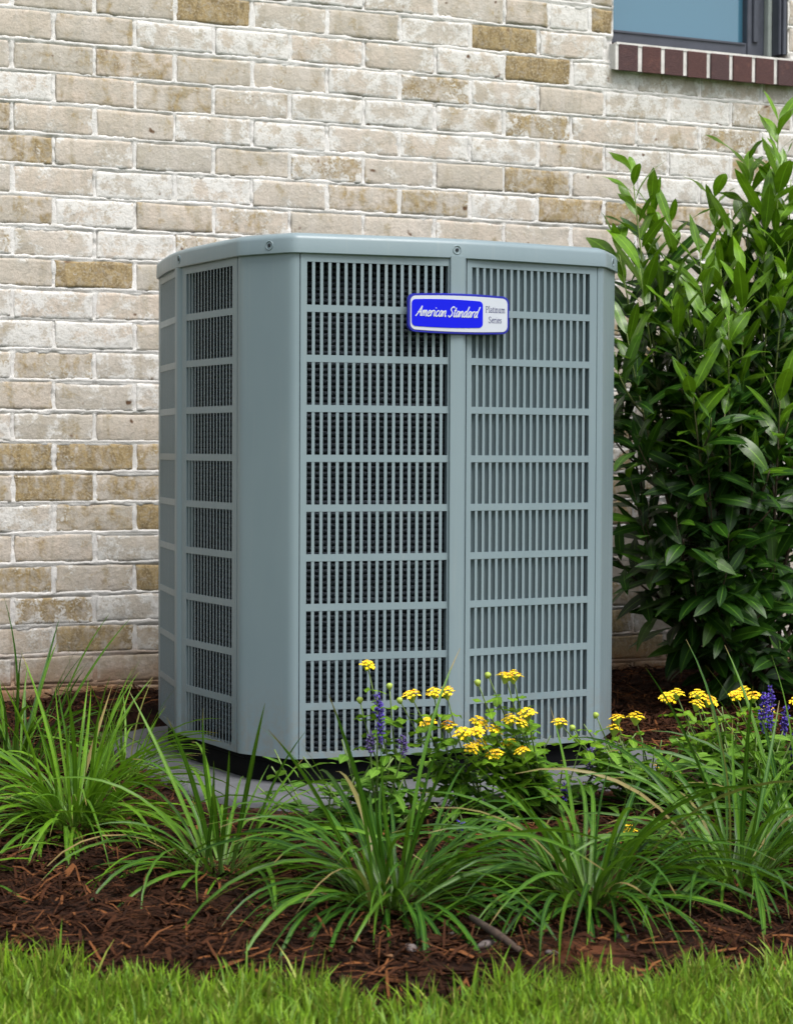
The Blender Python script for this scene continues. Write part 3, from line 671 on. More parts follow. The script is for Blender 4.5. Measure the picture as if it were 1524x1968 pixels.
# ------------------------------------------------------------------ leaf shapes
def uvset(m, UV):
    l = m.uv_layers.new(name='UVMap'); 
    for li, lp in enumerate(m.loops): l.data[li].uv = UV[lp.vertex_index]
    return m
def strap_shape(length, width, th0, bend, twist, segs=9, pw=1.3):
    V = []; F = []; UV = []; p = Vector((0, 0, 0)); ds = length / segs
    for i in range(segs + 1):
        t = i / segs; a = th0 + bend * t**pw
        if i: p = p + Vector((math.sin(a), 0, math.cos(a))) * ds
        wd = width * min(1, .55 + 1.6*t) * (1 - max(0, (t - .45) / .55)**1.8) * .5 + .0003
        tw = twist * t; nrm = Vector((-math.cos(a), 0, math.sin(a))); s = Vector((0, math.cos(tw), 0)) + nrm * math.sin(tw)
        V += [p - s*wd + nrm*wd*.35, p, p + s*wd + nrm*wd*.35]; UV += [(t, 0), (t, .5), (t, 1)]
    for i in range(segs):
        a = 3*i; F += [(a, a+1, a+4, a+3), (a+1, a+2, a+5, a+4)]
    return V, F, UV
def broad_shape(length, width, curl, cup, fold=.3, segs=8, teeth=0., tip=1., wave=0., pk=.85):
    """leaf along +x, face up +z"""
    V = []; F = []; UV = []; x = z = 0; ds = length / segs
    for i in range(segs + 1):
        t = i / segs; a = -curl * t
        if i: x += math.cos(a) * ds; z += math.sin(a) * ds
        prof = math.sin(math.pi * min(1, t**pk))**.8 if 0 < t < 1 else 0
        prof *= (1 - .25 * t * tip); wd = width * .5 * prof * (1 + (teeth if i % 2 else -teeth)) + .0004
        wv = wave * math.sin(t * 9)
        for q in (-1, -.5, 0, .5, 1):
            V.append((x - math.sin(a)*0, q * wd, z + abs(q) * wd * fold - cup * .07 * (q * wd)**2 / max(width, 1e-6) + wv * wd * q)); UV.append((t, .5 + q * .5))
    for i in range(segs):
        for j in range(4): a = 5*i + j; F.append((a, a+1, a+6, a+5))
    return V, F, UV
def leafmesh(name, S, m): return uvset(mesh(name, S[0], S[1], m, True), S[2])
def frame(pos, d, upv, scale=1., roll=0.):
    x = Vector(d).normalized(); y = Vector(upv).cross(x)
    if y.length < .02: y = Vector((0, 1, 0)).cross(x)
    y.normalize(); z = x.cross(y); M = Matrix(((x.x, y.x, z.x, 0), (x.y, y.y, z.y, 0), (x.z, y.z, z.z, 0), (0, 0, 0, 1)))
    return Matrix.Translation(pos) @ M @ Matrix.Rotation(roll, 4, 'X') @ Matrix.Scale(scale, 4)
def bez(p0, p1, p2, n):
    p0, p1, p2 = map(Vector, (p0, p1, p2)); return [(1-t)**2*p0 + 2*t*(1-t)*p1 + t*t*p2 for t in [i/n for i in range(n+1)]]

# ------------------------------------------------------------------ laurel shrub
SB = Vector((1.83, -.47, .035))
shrub = empty('laurel_shrub', SB, 'tall glossy green laurel shrub at the right of the air conditioner', 'shrub')
LM = [leafmesh('leaf', broad_shape(.126 + .014*(i % 3), .035 + .003*(i % 4), .15 + .25*(i % 4), 5 + i % 3, .22, 10, .012 * (i % 2), .30, .20*(i % 3 - 1), 1.0), M_laurel) for i in range(9)]
LS = [broad_shape(.138, .038, .2 + .25*(i % 4), 5, .22, 7, 0, .35, .16*(i % 2), 1.0) for i in range(5)]
TIPS = [(1.369, -0.62, 1.444, 1), (1.496, -0.5, 1.382, 1), (1.53, -0.55, 1.328, 0.9), (1.726, -0.45, 1.414, 0.9), (1.325, -0.62, 1.26, 0.8), (1.867, -0.55, 1.618, 1), (1.806, -0.5, 1.515, 1), (1.717, -0.55, 1.335, 0.9), (1.513, -0.72, 1.226, 0.9), (1.348, -0.7, 1.181, 0.7), (1.282, -0.75, 1.01, 0.5), (1.372, -0.55, 0.922, 0.4), (1.411, -0.75, 1.1, 0.7), (1.412, -0.85, 0.885, 0.6), (1.518, -0.85, 1.044, 0.7), (1.735, -0.7, 1.143, 0.8), (1.676, -0.85, 0.864, 0.7), (1.6, -0.85, 0.691, 0.3), (1.46, -0.85, 0.717, 0.4), (1.322, -0.7, 0.649, 0.4), (1.346, -0.7, 0.569, 0.4), (1.41, -0.62, 0.417, 0.25), (1.64, -0.55, 0.192, 0.2), (1.549, -0.6, 1.157, 1), (1.758, -0.65, 1.361, 1), (1.654, -0.6, 1.202, 1), (1.805, -0.65, 1.481, 1), (1.455, -0.6, 1.112, 0.9), (1.629, -0.75, 1.162, 0.9), (1.756, -0.75, 1.221, 1), (1.473, -0.8, 1.046, 0.8), (1.449, -0.8, 0.413, 0.3), (1.524, -0.85, 0.506, 0.2), (1.59, -0.8, 0.303, 0.2), (1.7, -0.8, 0.435, 0.3), (1.727, -0.8, 0.204, 0.3), (1.401, -0.8, 0.545, 0.3), (1.996, -0.4, 1.351, 0.9), (1.943, -0.35, 1.295, 0.8), (1.692, -0.4, 1.02, 0.4), (1.547, -0.45, 0.845, 0.3), (1.912, -0.3, 0.883, 0.3), (2.04, -0.35, 0.646, 0.2), (1.845, -0.3, 0.601, 0.2), (1.905, -0.4, 0.28, 0.1), (1.874, -0.6, 1.45, 1), (1.656, -0.75, 0.189, 0.2), (2.046, -0.5, 1.516, 1), (2.045, -0.6, 1.332, 0.9), (1.942, -0.7, 1.067, 0.6), (2.088, -0.6, 0.792, 0.4), (1.95, -0.7, 0.51, 0.3), (1.903, -0.7, 0.259, 0.2), (2.263, -0.5, 1.148, 0.7), (2.307, -0.5, 0.648, 0.3), (2.147, -0.3, 1.309, 0.8), (2.205, -0.5, 0.279, 0.2), (2.105, -0.3, 1.067, 0.5)]
stemmb = MB(); leaves = []
def shoot_leaves(P, t0, step, young, tz):
    n_ = len(P) - 1; ln = sum((P[i+1] - P[i]).length for i in range(n_)); nleaf = max(5, int(ln * (1 - t0) / step)); ph = R.uniform(0, 6.28)
    for k in range(nleaf):
        t = t0 + (1 - t0) * ((k + .5) / nleaf)**.75; i = min(n_ - 1, int(t * n_)); q = P[i].lerp(P[i+1], t*n_ - i); d = (P[i+1] - P[i]).normalized()
        ph += 2.4 + R.uniform(-.4, .4); s = d.cross(Vector((.3, 1, .2))).normalized(); s2 = d.cross(s); o = s*math.cos(ph) + s2*math.sin(ph)
        end = max(0, (t - .80) / .20); ang = math.radians((40 if tz > .85 else 52) - 16*end + R.uniform(-14, 14))
        dr = d*math.cos(ang) + o*math.sin(ang); dr.z -= (.15 if tz > .85 else .35) * (1 - end) * R.random(); dr.normalize()
        upv = d * 1.0 - o * .25 + Vector((0, -.15, .5)); sc = R.uniform(.62, 1.15) * (1 - .1*end)
        leaves.append((q + dr * .008, dr, upv, sc, min(1, max(0, young * (.15 + .85*end) * R.uniform(.5, 1.1))), R.uniform(-.6, .6)))
for (tx, ty, tz, young) in TIPS:
    b = SB + Vector((R.uniform(-.07, .07), R.uniform(-.05, .05), -.01)); T = Vector((tx, ty, tz))
    c = b.lerp(T, .5); c.z = b.z + (T.z - b.z) * (.38 if tz < .6 else .45); c.x = b.x + (T.x - b.x) * .72; c.y = b.y + (T.y - b.y) * .7
    P = bez(b, c, T, 16)
    stemmb.tube(P, [.0075 * (1 - i/16*.82) * (1 if tz > .8 else .7) for i in range(17)], 6)
    shoot_leaves(P, .25, .024, young, tz)
    for _ in range(2):           # side shoots
        j = R.randrange(8, 14); d = (P[j+1] - P[j]).normalized(); a_ = R.uniform(0, 6.28); o = Vector((math.cos(a_) * .9, math.sin(a_) * .6 - .25, .25)); ln = R.uniform(.10, .19)
        E_ = P[j] + (d * .75 + o * .75).normalized() * ln; C_ = P[j] + (d * .3 + o).normalized() * ln * .5; Q = bez(P[j], C_, E_, 6)
        stemmb.tube(Q, [.0034 - .0018*i/6 for i in range(7)], 5); shoot_leaves(Q, .2, .017, young * .8, tz)
stemmb.V = [tuple(Vector(v) - SB) for v in stemmb.V]
obj('stem', stemmb.mesh('stem', M_shoot, True), shrub)
cam = Vector((-1.238, -5.10, .716))
def inframe(p):
    d = p - cam; zc = d.dot(fw); return abs(d.dot(rt) / zc) < .205 and abs(d.dot(up) / zc) < .262
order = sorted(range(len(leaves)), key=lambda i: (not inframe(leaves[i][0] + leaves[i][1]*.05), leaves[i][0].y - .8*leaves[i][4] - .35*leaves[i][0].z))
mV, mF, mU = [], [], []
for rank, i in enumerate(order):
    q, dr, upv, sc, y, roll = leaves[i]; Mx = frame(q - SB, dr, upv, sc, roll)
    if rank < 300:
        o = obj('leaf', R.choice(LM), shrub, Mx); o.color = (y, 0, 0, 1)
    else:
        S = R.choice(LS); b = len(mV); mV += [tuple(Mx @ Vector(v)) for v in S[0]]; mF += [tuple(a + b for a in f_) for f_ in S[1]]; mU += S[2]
tag(obj('foliage', uvset(mesh('foliage', mV, mF, M_laurelm, True), mU), shrub), kind='stuff')

# ------------------------------------------------------------------ strap-leaved clumps
SM = []
for i in range(30):
    g = i % 5
    if g == 0: S = strap_shape(.36, .0085, .10, .35, .5)           # upright
    elif g == 1: S = strap_shape(.40, .0092, .22, 1.2, .7)
    elif g == 2: S = strap_shape(.40, .0090, .35, 1.9, .5)
    elif g == 3: S = strap_shape(.38, .0095, .50, 2.1, .8)
    else: S = strap_shape(.34, .0090, .65, 2.3, .6)
    rr = random.Random(i); S = strap_shape(.27 + .15*rr.random(), .0056 + .0030*rr.random(), [.12, .28, .42, .62, .85][g] + rr.uniform(-.08, .10), [.45, 1.5, 2.0, 2.0, 1.7][g] * rr.uniform(.8, 1.2), rr.uniform(-1.1, 1.1), 10, [1.6, 1.2, 1.0, .9, .9][g])
    SM.append(leafmesh('strap_leaf', S, M_strap))
def clump(x, y, n, sc, label, young=.3, upright=.3, seed=0):
    r = random.Random(seed); z = bump_z(x, y) - .01
    root = empty('liriope_clump', (x, y, z), label, 'ornamental grass', 'strap leaved clumps in the mulch bed')
    for k in range(n):
        a = r.uniform(0, 6.283); q = r.random()**.6 * .055 * sc
        g = 0 if r.random() < upright * .5 else (1 if r.random() < upright else r.choice([1, 2, 2, 3, 3, 4]))
        m = SM[g + 5 * r.randrange(6)]
        s = sc * r.uniform(.62, 1.12)
        o = obj('strap_leaf', m, root, Matrix.Translation((q*math.cos(a), q*math.sin(a), 0)) @ Matrix.Rotation(a + r.uniform(-.6, .6), 4, 'Z') @ Matrix.Rotation(r.uniform(-.3, .3), 4, 'X') @ Matrix.Rotation(r.uniform(-.12, .22), 4, 'Y') @ Matrix.Scale(s, 4))
        o.color = (max(0, min(1, young + r.uniform(-.3, .4))), r.uniform(.5, 1) if r.random() < .02 else 0, 0, 1)
clump(-.325, -1.50, 260, .88, 'bright green strap leaved clump at the left edge, largest on the left', .45, .34, 1)
clump(-.30, -.93, 85, .92, 'darker strap leaved clump against the wall at the far left', .05, .5, 2)
clump(-.125, -1.10, 80, .62, 'strap leaved clump between the wall and the left end of the pad', .45, .4, 3)
clump(-.160, -1.86, 105, .92, 'loose strap leaved clump in front of the near corner of the unit', .24, .20, 4)
clump(.030, -2.17, 205, 1.06, 'arching strap leaved clump in the middle of the bed below the violet spike', .0, .07, 5)
clump(.345, -2.26, 195, 1.07, 'arching strap leaved clump in front of the thickest yellow flowers', .02, .07, 6)
clump(.640, -2.25, 165, 1.03, 'strap leaved clump near the lower right corner', .04, .10, 7)
clump(.900, -2.05, 120, .95, 'strap leaved clump cut by the right edge under the violet flowers', .08, .14, 8)
clump(-.62, -1.78, 60, .7, 'small strap leaved clump cut by the left edge of the picture', .3, .25, 9)

# ------------------------------------------------------------------ lantana and salvia
LL = [leafmesh('leaf', broad_shape(.046, .028, .35 + .25*(i % 4), 6, .12, 13, .05, .75, .22*(i % 3), .92), M_lant) for i in range(6)]
SL = [leafmesh('leaf', broad_shape(.072, .032, .3 + .25*(i % 4), 3, .2, 8, .03, .9, .1*(i % 2)), M_salv) for i in range(6)]
def head_mesh(seed, nfl, ora):
    r = random.Random(seed); V = []; F = []; MI = []
    for k in range(nfl):
        q = (k + .5) / nfl; rad = .0165 * math.sqrt(q); a = k * 2.39996; c = Vector((rad*math.cos(a), rad*math.sin(a), .0110 * (1 - q) + r.uniform(-.002, .002)))
        nrm = Vector((c.x * 28, c.y * 28, 1)).normalized(); X = nrm.orthogonal().normalized(); Y = nrm.cross(X); a0 = r.uniform(0, 6); b = len(V)
        V.append(tuple(c - nrm * .001)); sz = .0050 * r.uniform(.85, 1.15)
        for j in range(10):
            rr = sz * (1.0 if j % 2 == 0 else .55); an = a0 + j * .6283; V.append(tuple(c + X * rr * math.cos(an) + Y * rr * math.sin(an) + nrm * .0008 * (j % 2)))
        for j in range(10): F.append((b, b + 1 + j, b + 1 + (j + 1) % 10)); MI.append(1 if (q < .45 and r.random() < ora) else 0)
    # green tubes underneath
    b = len(V)
    for i in range(6): a = i * 1.047; V.append((.012*math.cos(a), .012*math.sin(a), .001))
    for i in range(6): a = i * 1.047; V.append((.002*math.cos(a), .002*math.sin(a), -.013))
    for i in range(6): F.append((b + i, b + (i+1) % 6, b + 6 + (i+1) % 6, b + 6 + i)); MI.append(2)
    return mesh('flower_head', V, F, [M_yel, M_ora, M_bud], False, MI)
FH = [head_mesh(i, 22, (.1, .3, .8)[i % 3]) for i in range(6)]
def bud_mesh():
    b = MB(); b.tube([(0, 0, -.008), (0, 0, -.003), (0, 0, .002), (0, 0, .005)], [.002, .0055, .0065, .003], 8); return b.mesh('flower_bud', M_bud, True)
BUD = bud_mesh()
def lantana(base, flowers, fill, label, seed, spread=.14, top=.26):
    r = random.Random(seed); B = Vector((base[0], base[1], bump_z(*base) - .008))
    root = empty('lantana_plant', B, label, 'flowering plant', 'yellow flowered plants in front of the unit'); st = MB()
    tips = [(Vector(f[:3]), f[3]) for f in flowers]
    for k in range(fill):
        a = r.uniform(0, 6.283); q = spread * r.random()**.5
        tips.append((B + Vector((q*math.cos(a)*1.25, q*math.sin(a)*.6 - .01, top * r.uniform(.35, .95))), None))
    for T, kind in tips:
        c = B.lerp(T, .55); c.z = B.z + (T.z - B.z) * .35; c.x += r.uniform(-.02, .02); b0 = B + Vector((r.uniform(-.02, .02), r.uniform(-.02, .02), 0))
        P = bez(b0, c, T, 8); st.tube([p - B for p in P], [.0026 - .0014*i/8 for i in range(9)], 5)
        ln = sum((P[i+1] - P[i]).length for i in range(8)); npair = max(2, int(ln / .038)); a = r.uniform(0, 3.14)
        for j in range(npair):
            t = .30 + (.62 if kind else .70) * (j + .5) / npair; i = min(7, int(t * 8)); q = P[i].lerp(P[i+1], t*8 - i); a += 1.57 + r.uniform(-.3, .3)
            for sgn in (0, math.pi):
                d = Vector((math.cos(a + sgn), math.sin(a + sgn), r.uniform(-.15, .55))); s = r.uniform(.65, 1.15) * (.7 if (t > .85 or kind and t > .75) else 1)
                o = obj('leaf', r.choice(LL), root, frame(q - B, d, (0, 0, 1), s, r.uniform(-.4, .4))); o.color = (min(1, max(0, (t - .45) * 1.3 + r.uniform(-.2, .25))), 0, 0, 1)
        if kind:
            up_ = Vector((r.uniform(-.35, .35), r.uniform(-.5, .1), 1))
            Mx = Matrix.Translation(T - B) @ up_.to_track_quat('Z', 'Y').to_matrix().to_4x4() @ Matrix.Rotation(r.uniform(0, 6), 4, 'Z')
            if kind == 'b': obj('flower_bud', BUD, root, Mx)
            else: obj('flower_head', FH[{'y': 0, 'm': 1, 'o': 2}[kind] + 3 * r.randrange(2)], root, Mx @ Matrix.Scale(r.uniform(.85, 1.12) if kind != 'o' else .95, 4))
    obj('stems', st.mesh('stems', M_stem, True), root)
def spike(root, B, T, h, dull=False, r=R):
    b = MB(); n = int(h / .0048); ax = Vector((r.uniform(-.12, .12), 0, 1)).normalized()
    for k in range(n):
        t = k / n; rad = .0045 + .0110 * math.sin(math.pi * min(1, .25 + .75*(1 - t)))**.8 * (1 - .55*t)
        for j in range(6):
            a = j * 1.047 + k * .52 + r.uniform(-.2, .2); d = Vector((math.cos(a), math.sin(a), .35 + .5*t)).normalized(); c = Vector(T) - B - ax * (h * (1 - t) + r.uniform(-.005, .005)); s = Vector((-math.sin(a), math.cos(a), 0))
            L_ = rad * r.uniform(.6, 1.4); wv = .0030 * r.uniform(.7, 1.2)
            b.add([c + d*.001, c + d*L_*.6 + s*wv + Vector((0, 0, .001)), c + d*L_ - Vector((0, 0, .001)), c + d*L_*.6 - s*wv + Vector((0, 0, .001)), c + d*L_*.7 + Vector((0, 0, .004))], [(0, 1, 4), (0, 4, 3), (1, 2, 4), (2, 3, 4), (0, 3, 2, 1)])
    obj('flower_spike', b.mesh('flower_spike', M_pur2 if dull else M_pur), root)
def salvia(base, spikes, fill, label, seed, spread=.13, top=.2):
    r = random.Random(seed); B = Vector((base[0], base[1], bump_z(*base) - .008)); root = empty('salvia_plant', B, label, 'flowering plant', 'violet flowered plants in the bed'); st = MB()
    tips = [(Vector(s[:3]) - Vector((0, 0, s[3])), s) for s in spikes]
    for k in range(fill):
        a = r.uniform(0, 6.283); q = spread * r.random()**.5; tips.append((B + Vector((q*math.cos(a)*1.2, q*math.sin(a)*.7, top * r.uniform(.3, 1.))), None))
    for T, s in tips:
        c = B.lerp(T, .5); c.z = B.z + (T.z - B.z)*.4; P = bez(B + Vector((r.uniform(-.02, .02), r.uniform(-.02, .02), 0)), c, T, 8)
        pts = [p - B for p in P] + ([Vector(s[:3]) - B] if s else []); st.tube(pts, [.0024 - .0011*i/len(pts) for i in range(len(pts))], 5)
        ln = sum((P[i+1] - P[i]).length for i in range(8)); npair = max(2, int(ln / .048)); a = r.uniform(0, 3.14)
        for j in range(npair):
            t = .28 + .70 * (j + .5) / npair; t = t if not s else t * .85; i = min(7, int(t*8)); q = P[i].lerp(P[i+1], t*8 - i); a += 1.57 + r.uniform(-.3, .3)
            for sgn in (0, math.pi):
                d = Vector((math.cos(a + sgn), math.sin(a + sgn), r.uniform(.0, .7))); o = obj('leaf', r.choice(SL), root, frame(q - B, d, (0, 0, 1), r.uniform(.65, 1.1) * (1.1 - .35*t), r.uniform(-.4, .4))); o.color = (min(1, max(0, (t - .5) * 1.2 + r.uniform(-.15, .3))), 0, 0, 1)
        if s: spike(root, B, s[:3], s[3], s[4], r)
    obj('stems', st.mesh('stems', M_stem, True), root)
lantana((.30, -1.66), [(0.186, -1.689, 0.309, 'y'), (0.182, -1.661, 0.242, 'b'), (0.236, -1.677, 0.268, 'b')], 4, 'tall single yellow lantana beside the tall violet spike', 21, .08, .2)
lantana((.45, -1.66), [(0.264, -1.716, 0.252, 'm'), (0.241, -1.714, 0.245, 'b'), (0.288, -1.764, 0.261, 'y'), (0.312, -1.769, 0.261, 'y'), (0.308, -1.695, 0.195, 'm'), (0.327, -1.747, 0.195, 'o')], 11, 'yellow lantana with one orange head in front of the post', 22, .12, .19)
lantana((.61, -1.65), [(0.357, -1.809, 0.284, 'b'), (0.412, -1.74, 0.288, 'b'), (0.426, -1.788, 0.288, 'm'), (0.458, -1.755, 0.284, 'y'), (0.338, -1.787, 0.185, 'y'), (0.378, -1.772, 0.202, 'y'), (0.353, -1.816, 0.191, 'm'), (0.41, -1.773, 0.186, 'y'), (0.392, -1.752, 0.155, 'y'), (0.406, -1.783, 0.141, 'm'), (0.448, -1.763, 0.203, 'y'), (0.467, -1.77, 0.195, 'y'), (0.453, -1.824, 0.221, 'y'), (0.447, -1.762, 0.158, 'y'), (0.36, -1.777, 0.155, 'y'), (0.453, -1.803, 0.148, 'm')], 13, 'lantana with the thickest cluster of yellow heads below the right louvres', 23, .14, .19)
lantana((.86, -1.62), [(0.573, -1.727, 0.186, 'm'), (0.643, -1.652, 0.164, 'b'), (0.724, -1.687, 0.181, 'm'), (0.78, -1.665, 0.177, 'y'), (0.739, -1.651, 0.154, 'y'), (0.688, -1.666, 0.189, 'b')], 13, 'pale leaved lantana at the unit\'s right corner', 24, .15, .19)
lantana((1.03, -1.66), [(0.889, -1.607, 0.205, 'y'), (0.881, -1.654, 0.22, 'y'), (0.953, -1.618, 0.211, 'y'), (0.933, -1.65, 0.194, 'y'), (0.991, -1.606, 0.194, 'm'), (0.87, -1.611, 0.062, 'o')], 13, 'lantana with wide yellow heads against dark mulch right of the unit', 25, .12, .22)
lantana((1.18, -1.66), [(1.007, -1.681, 0.214, 'm'), (1.025, -1.678, 0.222, 'y'), (1.054, -1.67, 0.208, 'm'), (1.136, -1.603, 0.167, 'y'), (1.175, -1.651, 0.189, 'y')], 10, 'yellow lantana at the right edge touching the violet spikes', 26, .12, .22)
lantana((.62, -2.02), [(0.558, -2.014, 0.028, 'y')], 1, 'low lone yellow flower among the strap leaves at lower right', 27, .04, .1)
salvia((.20, -1.70), [(0.167, -1.782, 0.264, 0.085, False), (0.159, -1.77, 0.192, 0.035, True), (0.218, -1.777, 0.184, 0.035, True)], 13, 'salvia with one tall violet spike in front of the left louvres', 31, .14, .19)
salvia((1.13, -1.74), [(1.03, -1.749, 0.224, 0.075, False), (1.053, -1.735, 0.235, 0.085, False), (1.092, -1.735, 0.191, 0.06, False), (1.115, -1.716, 0.107, 0.05, False), (1.127, -1.729, 0.169, 0.08, False)], 24, 'salvia with bunched violet spikes at the right edge', 32, .19, .24)
salvia((.78, -1.70), [(0.624, -1.664, 0.054, 0.03, False), (0.674, -1.669, 0.122, 0.045, True)], 8, 'broad leaved salvia with faded spikes below the pale lantana', 33, .12, .16)
salvia((.37, -1.76), [(0.341, -1.771, 0.016, 0.022, False)], 5, 'low salvia with a fallen violet tip in the middle of the bed', 34, .09, .09)
salvia((.11, -1.67), [], 10, 'low flowerless leafy salvia in front of the black base', 36, .13, .17)
salvia((.98, -1.78), [], 20, 'flowerless leafy salvia below the wide yellow heads', 35, .17, .19)

# ------------------------------------------------------------------ mulch shreds, sticks, pebbles, lawn
def shreds(n):
    V = np.zeros((n, 6, 3)); xs_ = NR.uniform(-1.3, 3.1, n); t = NR.uniform(0, 1, n)
    e = np.array([edge_y(x) for x in xs_]); y = e - .02 + (.0 - e) * t**1.15; 
    ln = NR.uniform(.008, .034, n) * np.where(NR.uniform(0, 1, n) > .88, 1.7, 1.); wd = NR.uniform(.0006, .0026, n) * np.where(NR.uniform(0, 1, n) > .96, 2., 1.); a = NR.uniform(0, np.pi, n); pit = NR.normal(0, .22, n)
    y = np.where((np.hypot(xs_ - CLAY[0], y - CLAY[1]) < .10) & (NR.uniform(0, 1, n) > .6), y + .25, y)
    onpad = (xs_ > -.03) & (xs_ < 1.07) & (y > -1.51) & (y < -.38) & (NR.uniform(0, 1, n) > .01); xs_ = np.where(onpad, xs_ + 1.15, xs_)
    z0 = np.array([bump_z(p, q) for p, q in zip(xs_, y)]) + .002 + NR.uniform(0, .008, n) + np.abs(np.sin(pit)) * ln * .6
    d = np.stack([np.cos(a)*np.cos(pit), np.sin(a)*np.cos(pit), np.sin(pit)], 1); s = np.stack([-np.sin(a), np.cos(a), NR.normal(0, .45, n)], 1); c = np.stack([xs_, y, z0], 1)
    bow = NR.uniform(-.004, .006, n)
    for k, q in enumerate((-1, 0, 1)):
        p = c + d * (ln * q)[:, None]; p[:, 2] += bow * (1 - q*q); p[:, 1] += bow * .7 * (1 - q*q)
        V[:, 2*k] = p - s * (wd * (1 - .35*abs(q)))[:, None]; V[:, 2*k+1] = p + s * (wd * (1 - .35*abs(q)))[:, None]
    b = (np.arange(n) * 6)[:, None]; F = np.concatenate([b + np.array([[0, 1, 3, 2]]), b + np.array([[2, 3, 5, 4]])])
    m = bpy.data.meshes.new('mulch_shreds'); m.vertices.add(n*6); m.vertices.foreach_set('co', V.ravel()); m.loops.add(F.size); m.loops.foreach_set('vertex_index', F.ravel())
    m.polygons.add(len(F)); m.polygons.foreach_set('loop_start', np.arange(len(F))*4); m.polygons.foreach_set('loop_total', np.full(len(F), 4)); m.update(calc_edges=True); m.materials.append(M_shred); return m
tag(obj('mulch_shreds', shreds(70000)), 'loose shredded brown wood mulch over the bed', 'mulch', kind='stuff')
def lawn(n, xa, xb, depth, seed):
    g = np.random.default_rng(seed); xs_ = g.uniform(xa, xb, n); t = g.uniform(0, 1, n)
    e = np.array([edge_y(x) for x in xs_]); ye = e + .012 + .03*g.normal(0, .5, n); y = ye - depth * t; near = np.clip(1 - t*depth/.08, 0, 1)
    tuft = np.array([mn.noise((p*14, q*14, 0)) for p, q in zip(xs_, y)]); ye2 = tuft * .02; y = y + ye2 * np.exp(-t * depth / .06)
    h = g.uniform(.026, .068, n) * (1 + .45 * tuft) * (1 + .35*near*g.uniform(0, 1, n)); a = g.uniform(0, 2*np.pi, n); lean = g.uniform(.05, .75, n); wd = g.uniform(.0016, .0037, n)
    z0 = np.array([gz(p, q) for p, q in zip(xs_, y)]) - .035
    V = np.zeros((n, 7, 3)); d = np.stack([np.cos(a), np.sin(a)], 1); a2 = a + g.uniform(.8, 2.3, n); s = np.stack([np.cos(a2), np.sin(a2)], 1)
    for k, q in enumerate((0, .4, .75, 1.)):
        off = (h * lean * q**1.8)[:, None] * d; cz = z0 + h * q * (1 - .25*lean*q)
        if k < 3:
            ww = (wd * (1 - .25*k))[:, None]
            for j, sg in enumerate((-1, 1)):
                V[:, 2*k+j, 0:2] = np.stack([xs_, y], 1) + off + sg * s * ww; V[:, 2*k+j, 2] = cz
        else: V[:, 6, 0:2] = np.stack([xs_, y], 1) + off; V[:, 6, 2] = cz
    b = (np.arange(n) * 7)[:, None]; Q = np.concatenate([b + np.array([[0, 1, 3, 2]]), b + np.array([[2, 3, 5, 4]])]); T = b + np.array([[4, 5, 6]])
    m = bpy.data.meshes.new('lawn_grass'); m.vertices.add(n*7); m.vertices.foreach_set('co', V.ravel()); li = np.concatenate([Q.ravel(), T.ravel()]); m.loops.add(len(li)); m.loops.foreach_set('vertex_index', li)
    nq, nt_ = len(Q), len(T); m.polygons.add(nq + nt_); m.polygons.foreach_set('loop_start', np.concatenate([np.arange(nq)*4, nq*4 + np.arange(nt_)*3])); m.polygons.foreach_set('loop_total', np.concatenate([np.full(nq, 4), np.full(nt_, 3)]))
    m.update(calc_edges=True); m.polygons.foreach_set('use_smooth', [True]*len(m.polygons)); m.materials.append(M_lawn); return m
gm = lawn(36000, -1.05, .95, .55, 1)
tag(obj('lawn_grass', gm), 'fresh mown green lawn along the bottom edge', 'grass', kind='stuff')
tag(obj('lawn_grass', lawn(45000, -2.6, 2.6, 1.6, 2)), 'green lawn running on towards the viewer', 'grass', kind='stuff')
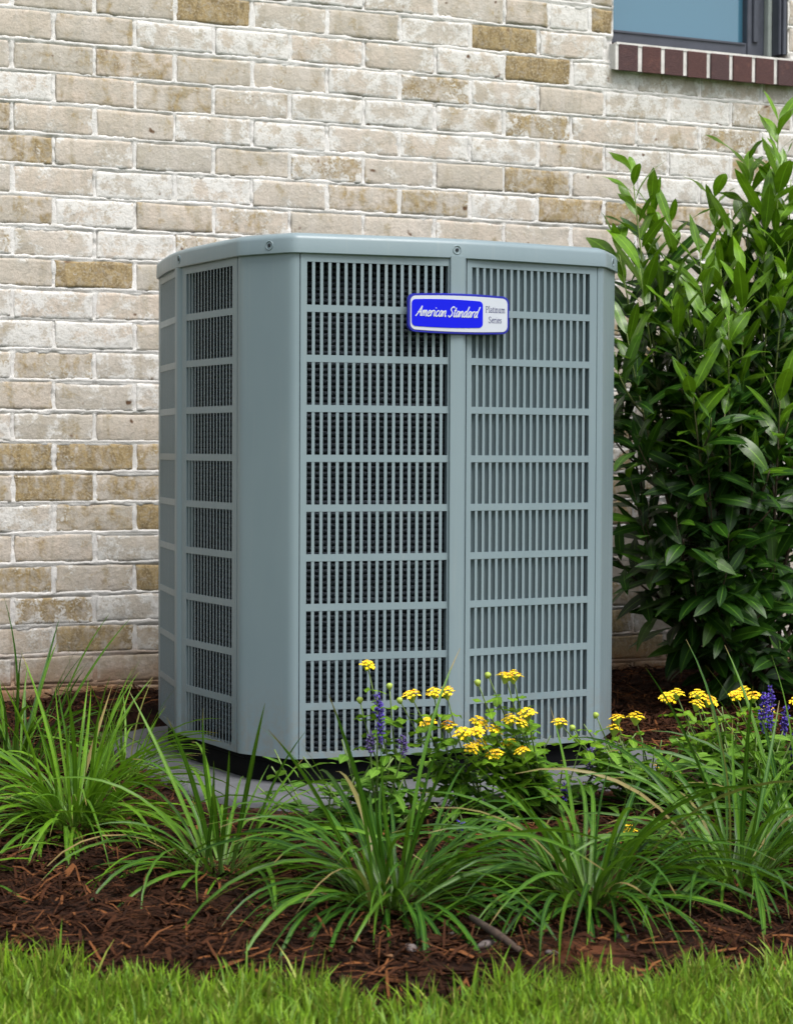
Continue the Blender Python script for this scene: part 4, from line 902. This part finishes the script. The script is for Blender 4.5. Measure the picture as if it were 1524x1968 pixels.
def rock(name, x, y, s, m, label, cat, flat=.6, seed=0):
    b = bmesh.new(); bmesh.ops.create_icosphere(b, subdivisions=2, radius=1)
    for v in b.verts: v.co *= 1 + .28 * mn.noise(v.co * 1.3 + Vector((seed, 0, 0))); v.co = Vector((v.co.x * s, v.co.y * s * .75, v.co.z * s * flat))
    me = bpy.data.meshes.new(name); b.to_mesh(me); b.free(); me.materials.append(m); me.polygons.foreach_set('use_smooth', [True]*len(me.polygons))
    o = obj(name, me); o.location = (x, y, bump_z(x, y) + s * flat * .45); o.rotation_euler = (.2, .1, seed * 1.7); return tag(o, label, cat, 'small stones in the mulch')
rock('pebble', 0.059, -2.341, 0.012, M_stone, 'grey stone under the arching leaves right of centre', 'stone', .5, 1)
rock('pebble', 0.076, -2.426, 0.016, M_stone, 'rounded brown stone beside the stick', 'stone', .5, 2)
rock('pebble', -0.045, -2.415, 0.012, M_stone, 'small dark stone near the lawn edge, left of the stick', 'stone', .5, 3)
rock('pebble', 0.303, -2.441, 0.014, M_stone, 'flat pale stone on the bare clay', 'stone', .5, 4)
rock('pebble', 0.144, -2.507, 0.01, M_stone, 'dark pebble by the grass left of the bare clay', 'stone', .5, 5)
sb = MB().tube([Vector((0.080, -2.363, bump_z(0.080, -2.363) + .030)), Vector((0.085, -2.447, bump_z(0.085, -2.437) + .024)), Vector((0.090, -2.510, bump_z(0.090, -2.510) + .012))], [.005, .007, .005], 7)
tag(obj('stick', sb.mesh('stick', M_twig, True)), 'dark broken stick lying on the mulch above the lawn', 'stick')
do = obj('dead_leaf', mesh('dead_leaf', *broad_shape(.05, .02, .9, 6, .5, 6)[:2], M_dead, True), None, Matrix.Translation((0.219, -1.462, bump_z(0.219, -1.462) + .018)) @ Matrix.Rotation(0.4, 4, 'Z')); tag(do, 'curled brown dead leaf under the centre clump', 'leaf', 'dead leaves on the mulch')
do = obj('dead_leaf', mesh('dead_leaf', *broad_shape(.05, .02, .9, 6, .5, 6)[:2], M_dead, True), None, Matrix.Translation((-0.296, -2.061, bump_z(-0.296, -2.061) + .018)) @ Matrix.Rotation(1.1, 4, 'Z')); tag(do, 'orange brown dead leaf at the left of the mulch', 'leaf', 'dead leaves on the mulch')
do = obj('dead_leaf', mesh('dead_leaf', *broad_shape(.05, .02, .9, 6, .5, 6)[:2], M_dead, True), None, Matrix.Translation((-0.098, -2.471, bump_z(-0.098, -2.471) + .018)) @ Matrix.Rotation(2.0, 4, 'Z')); tag(do, 'pale brown leaf by the lawn edge in the centre', 'leaf', 'dead leaves on the mulch')
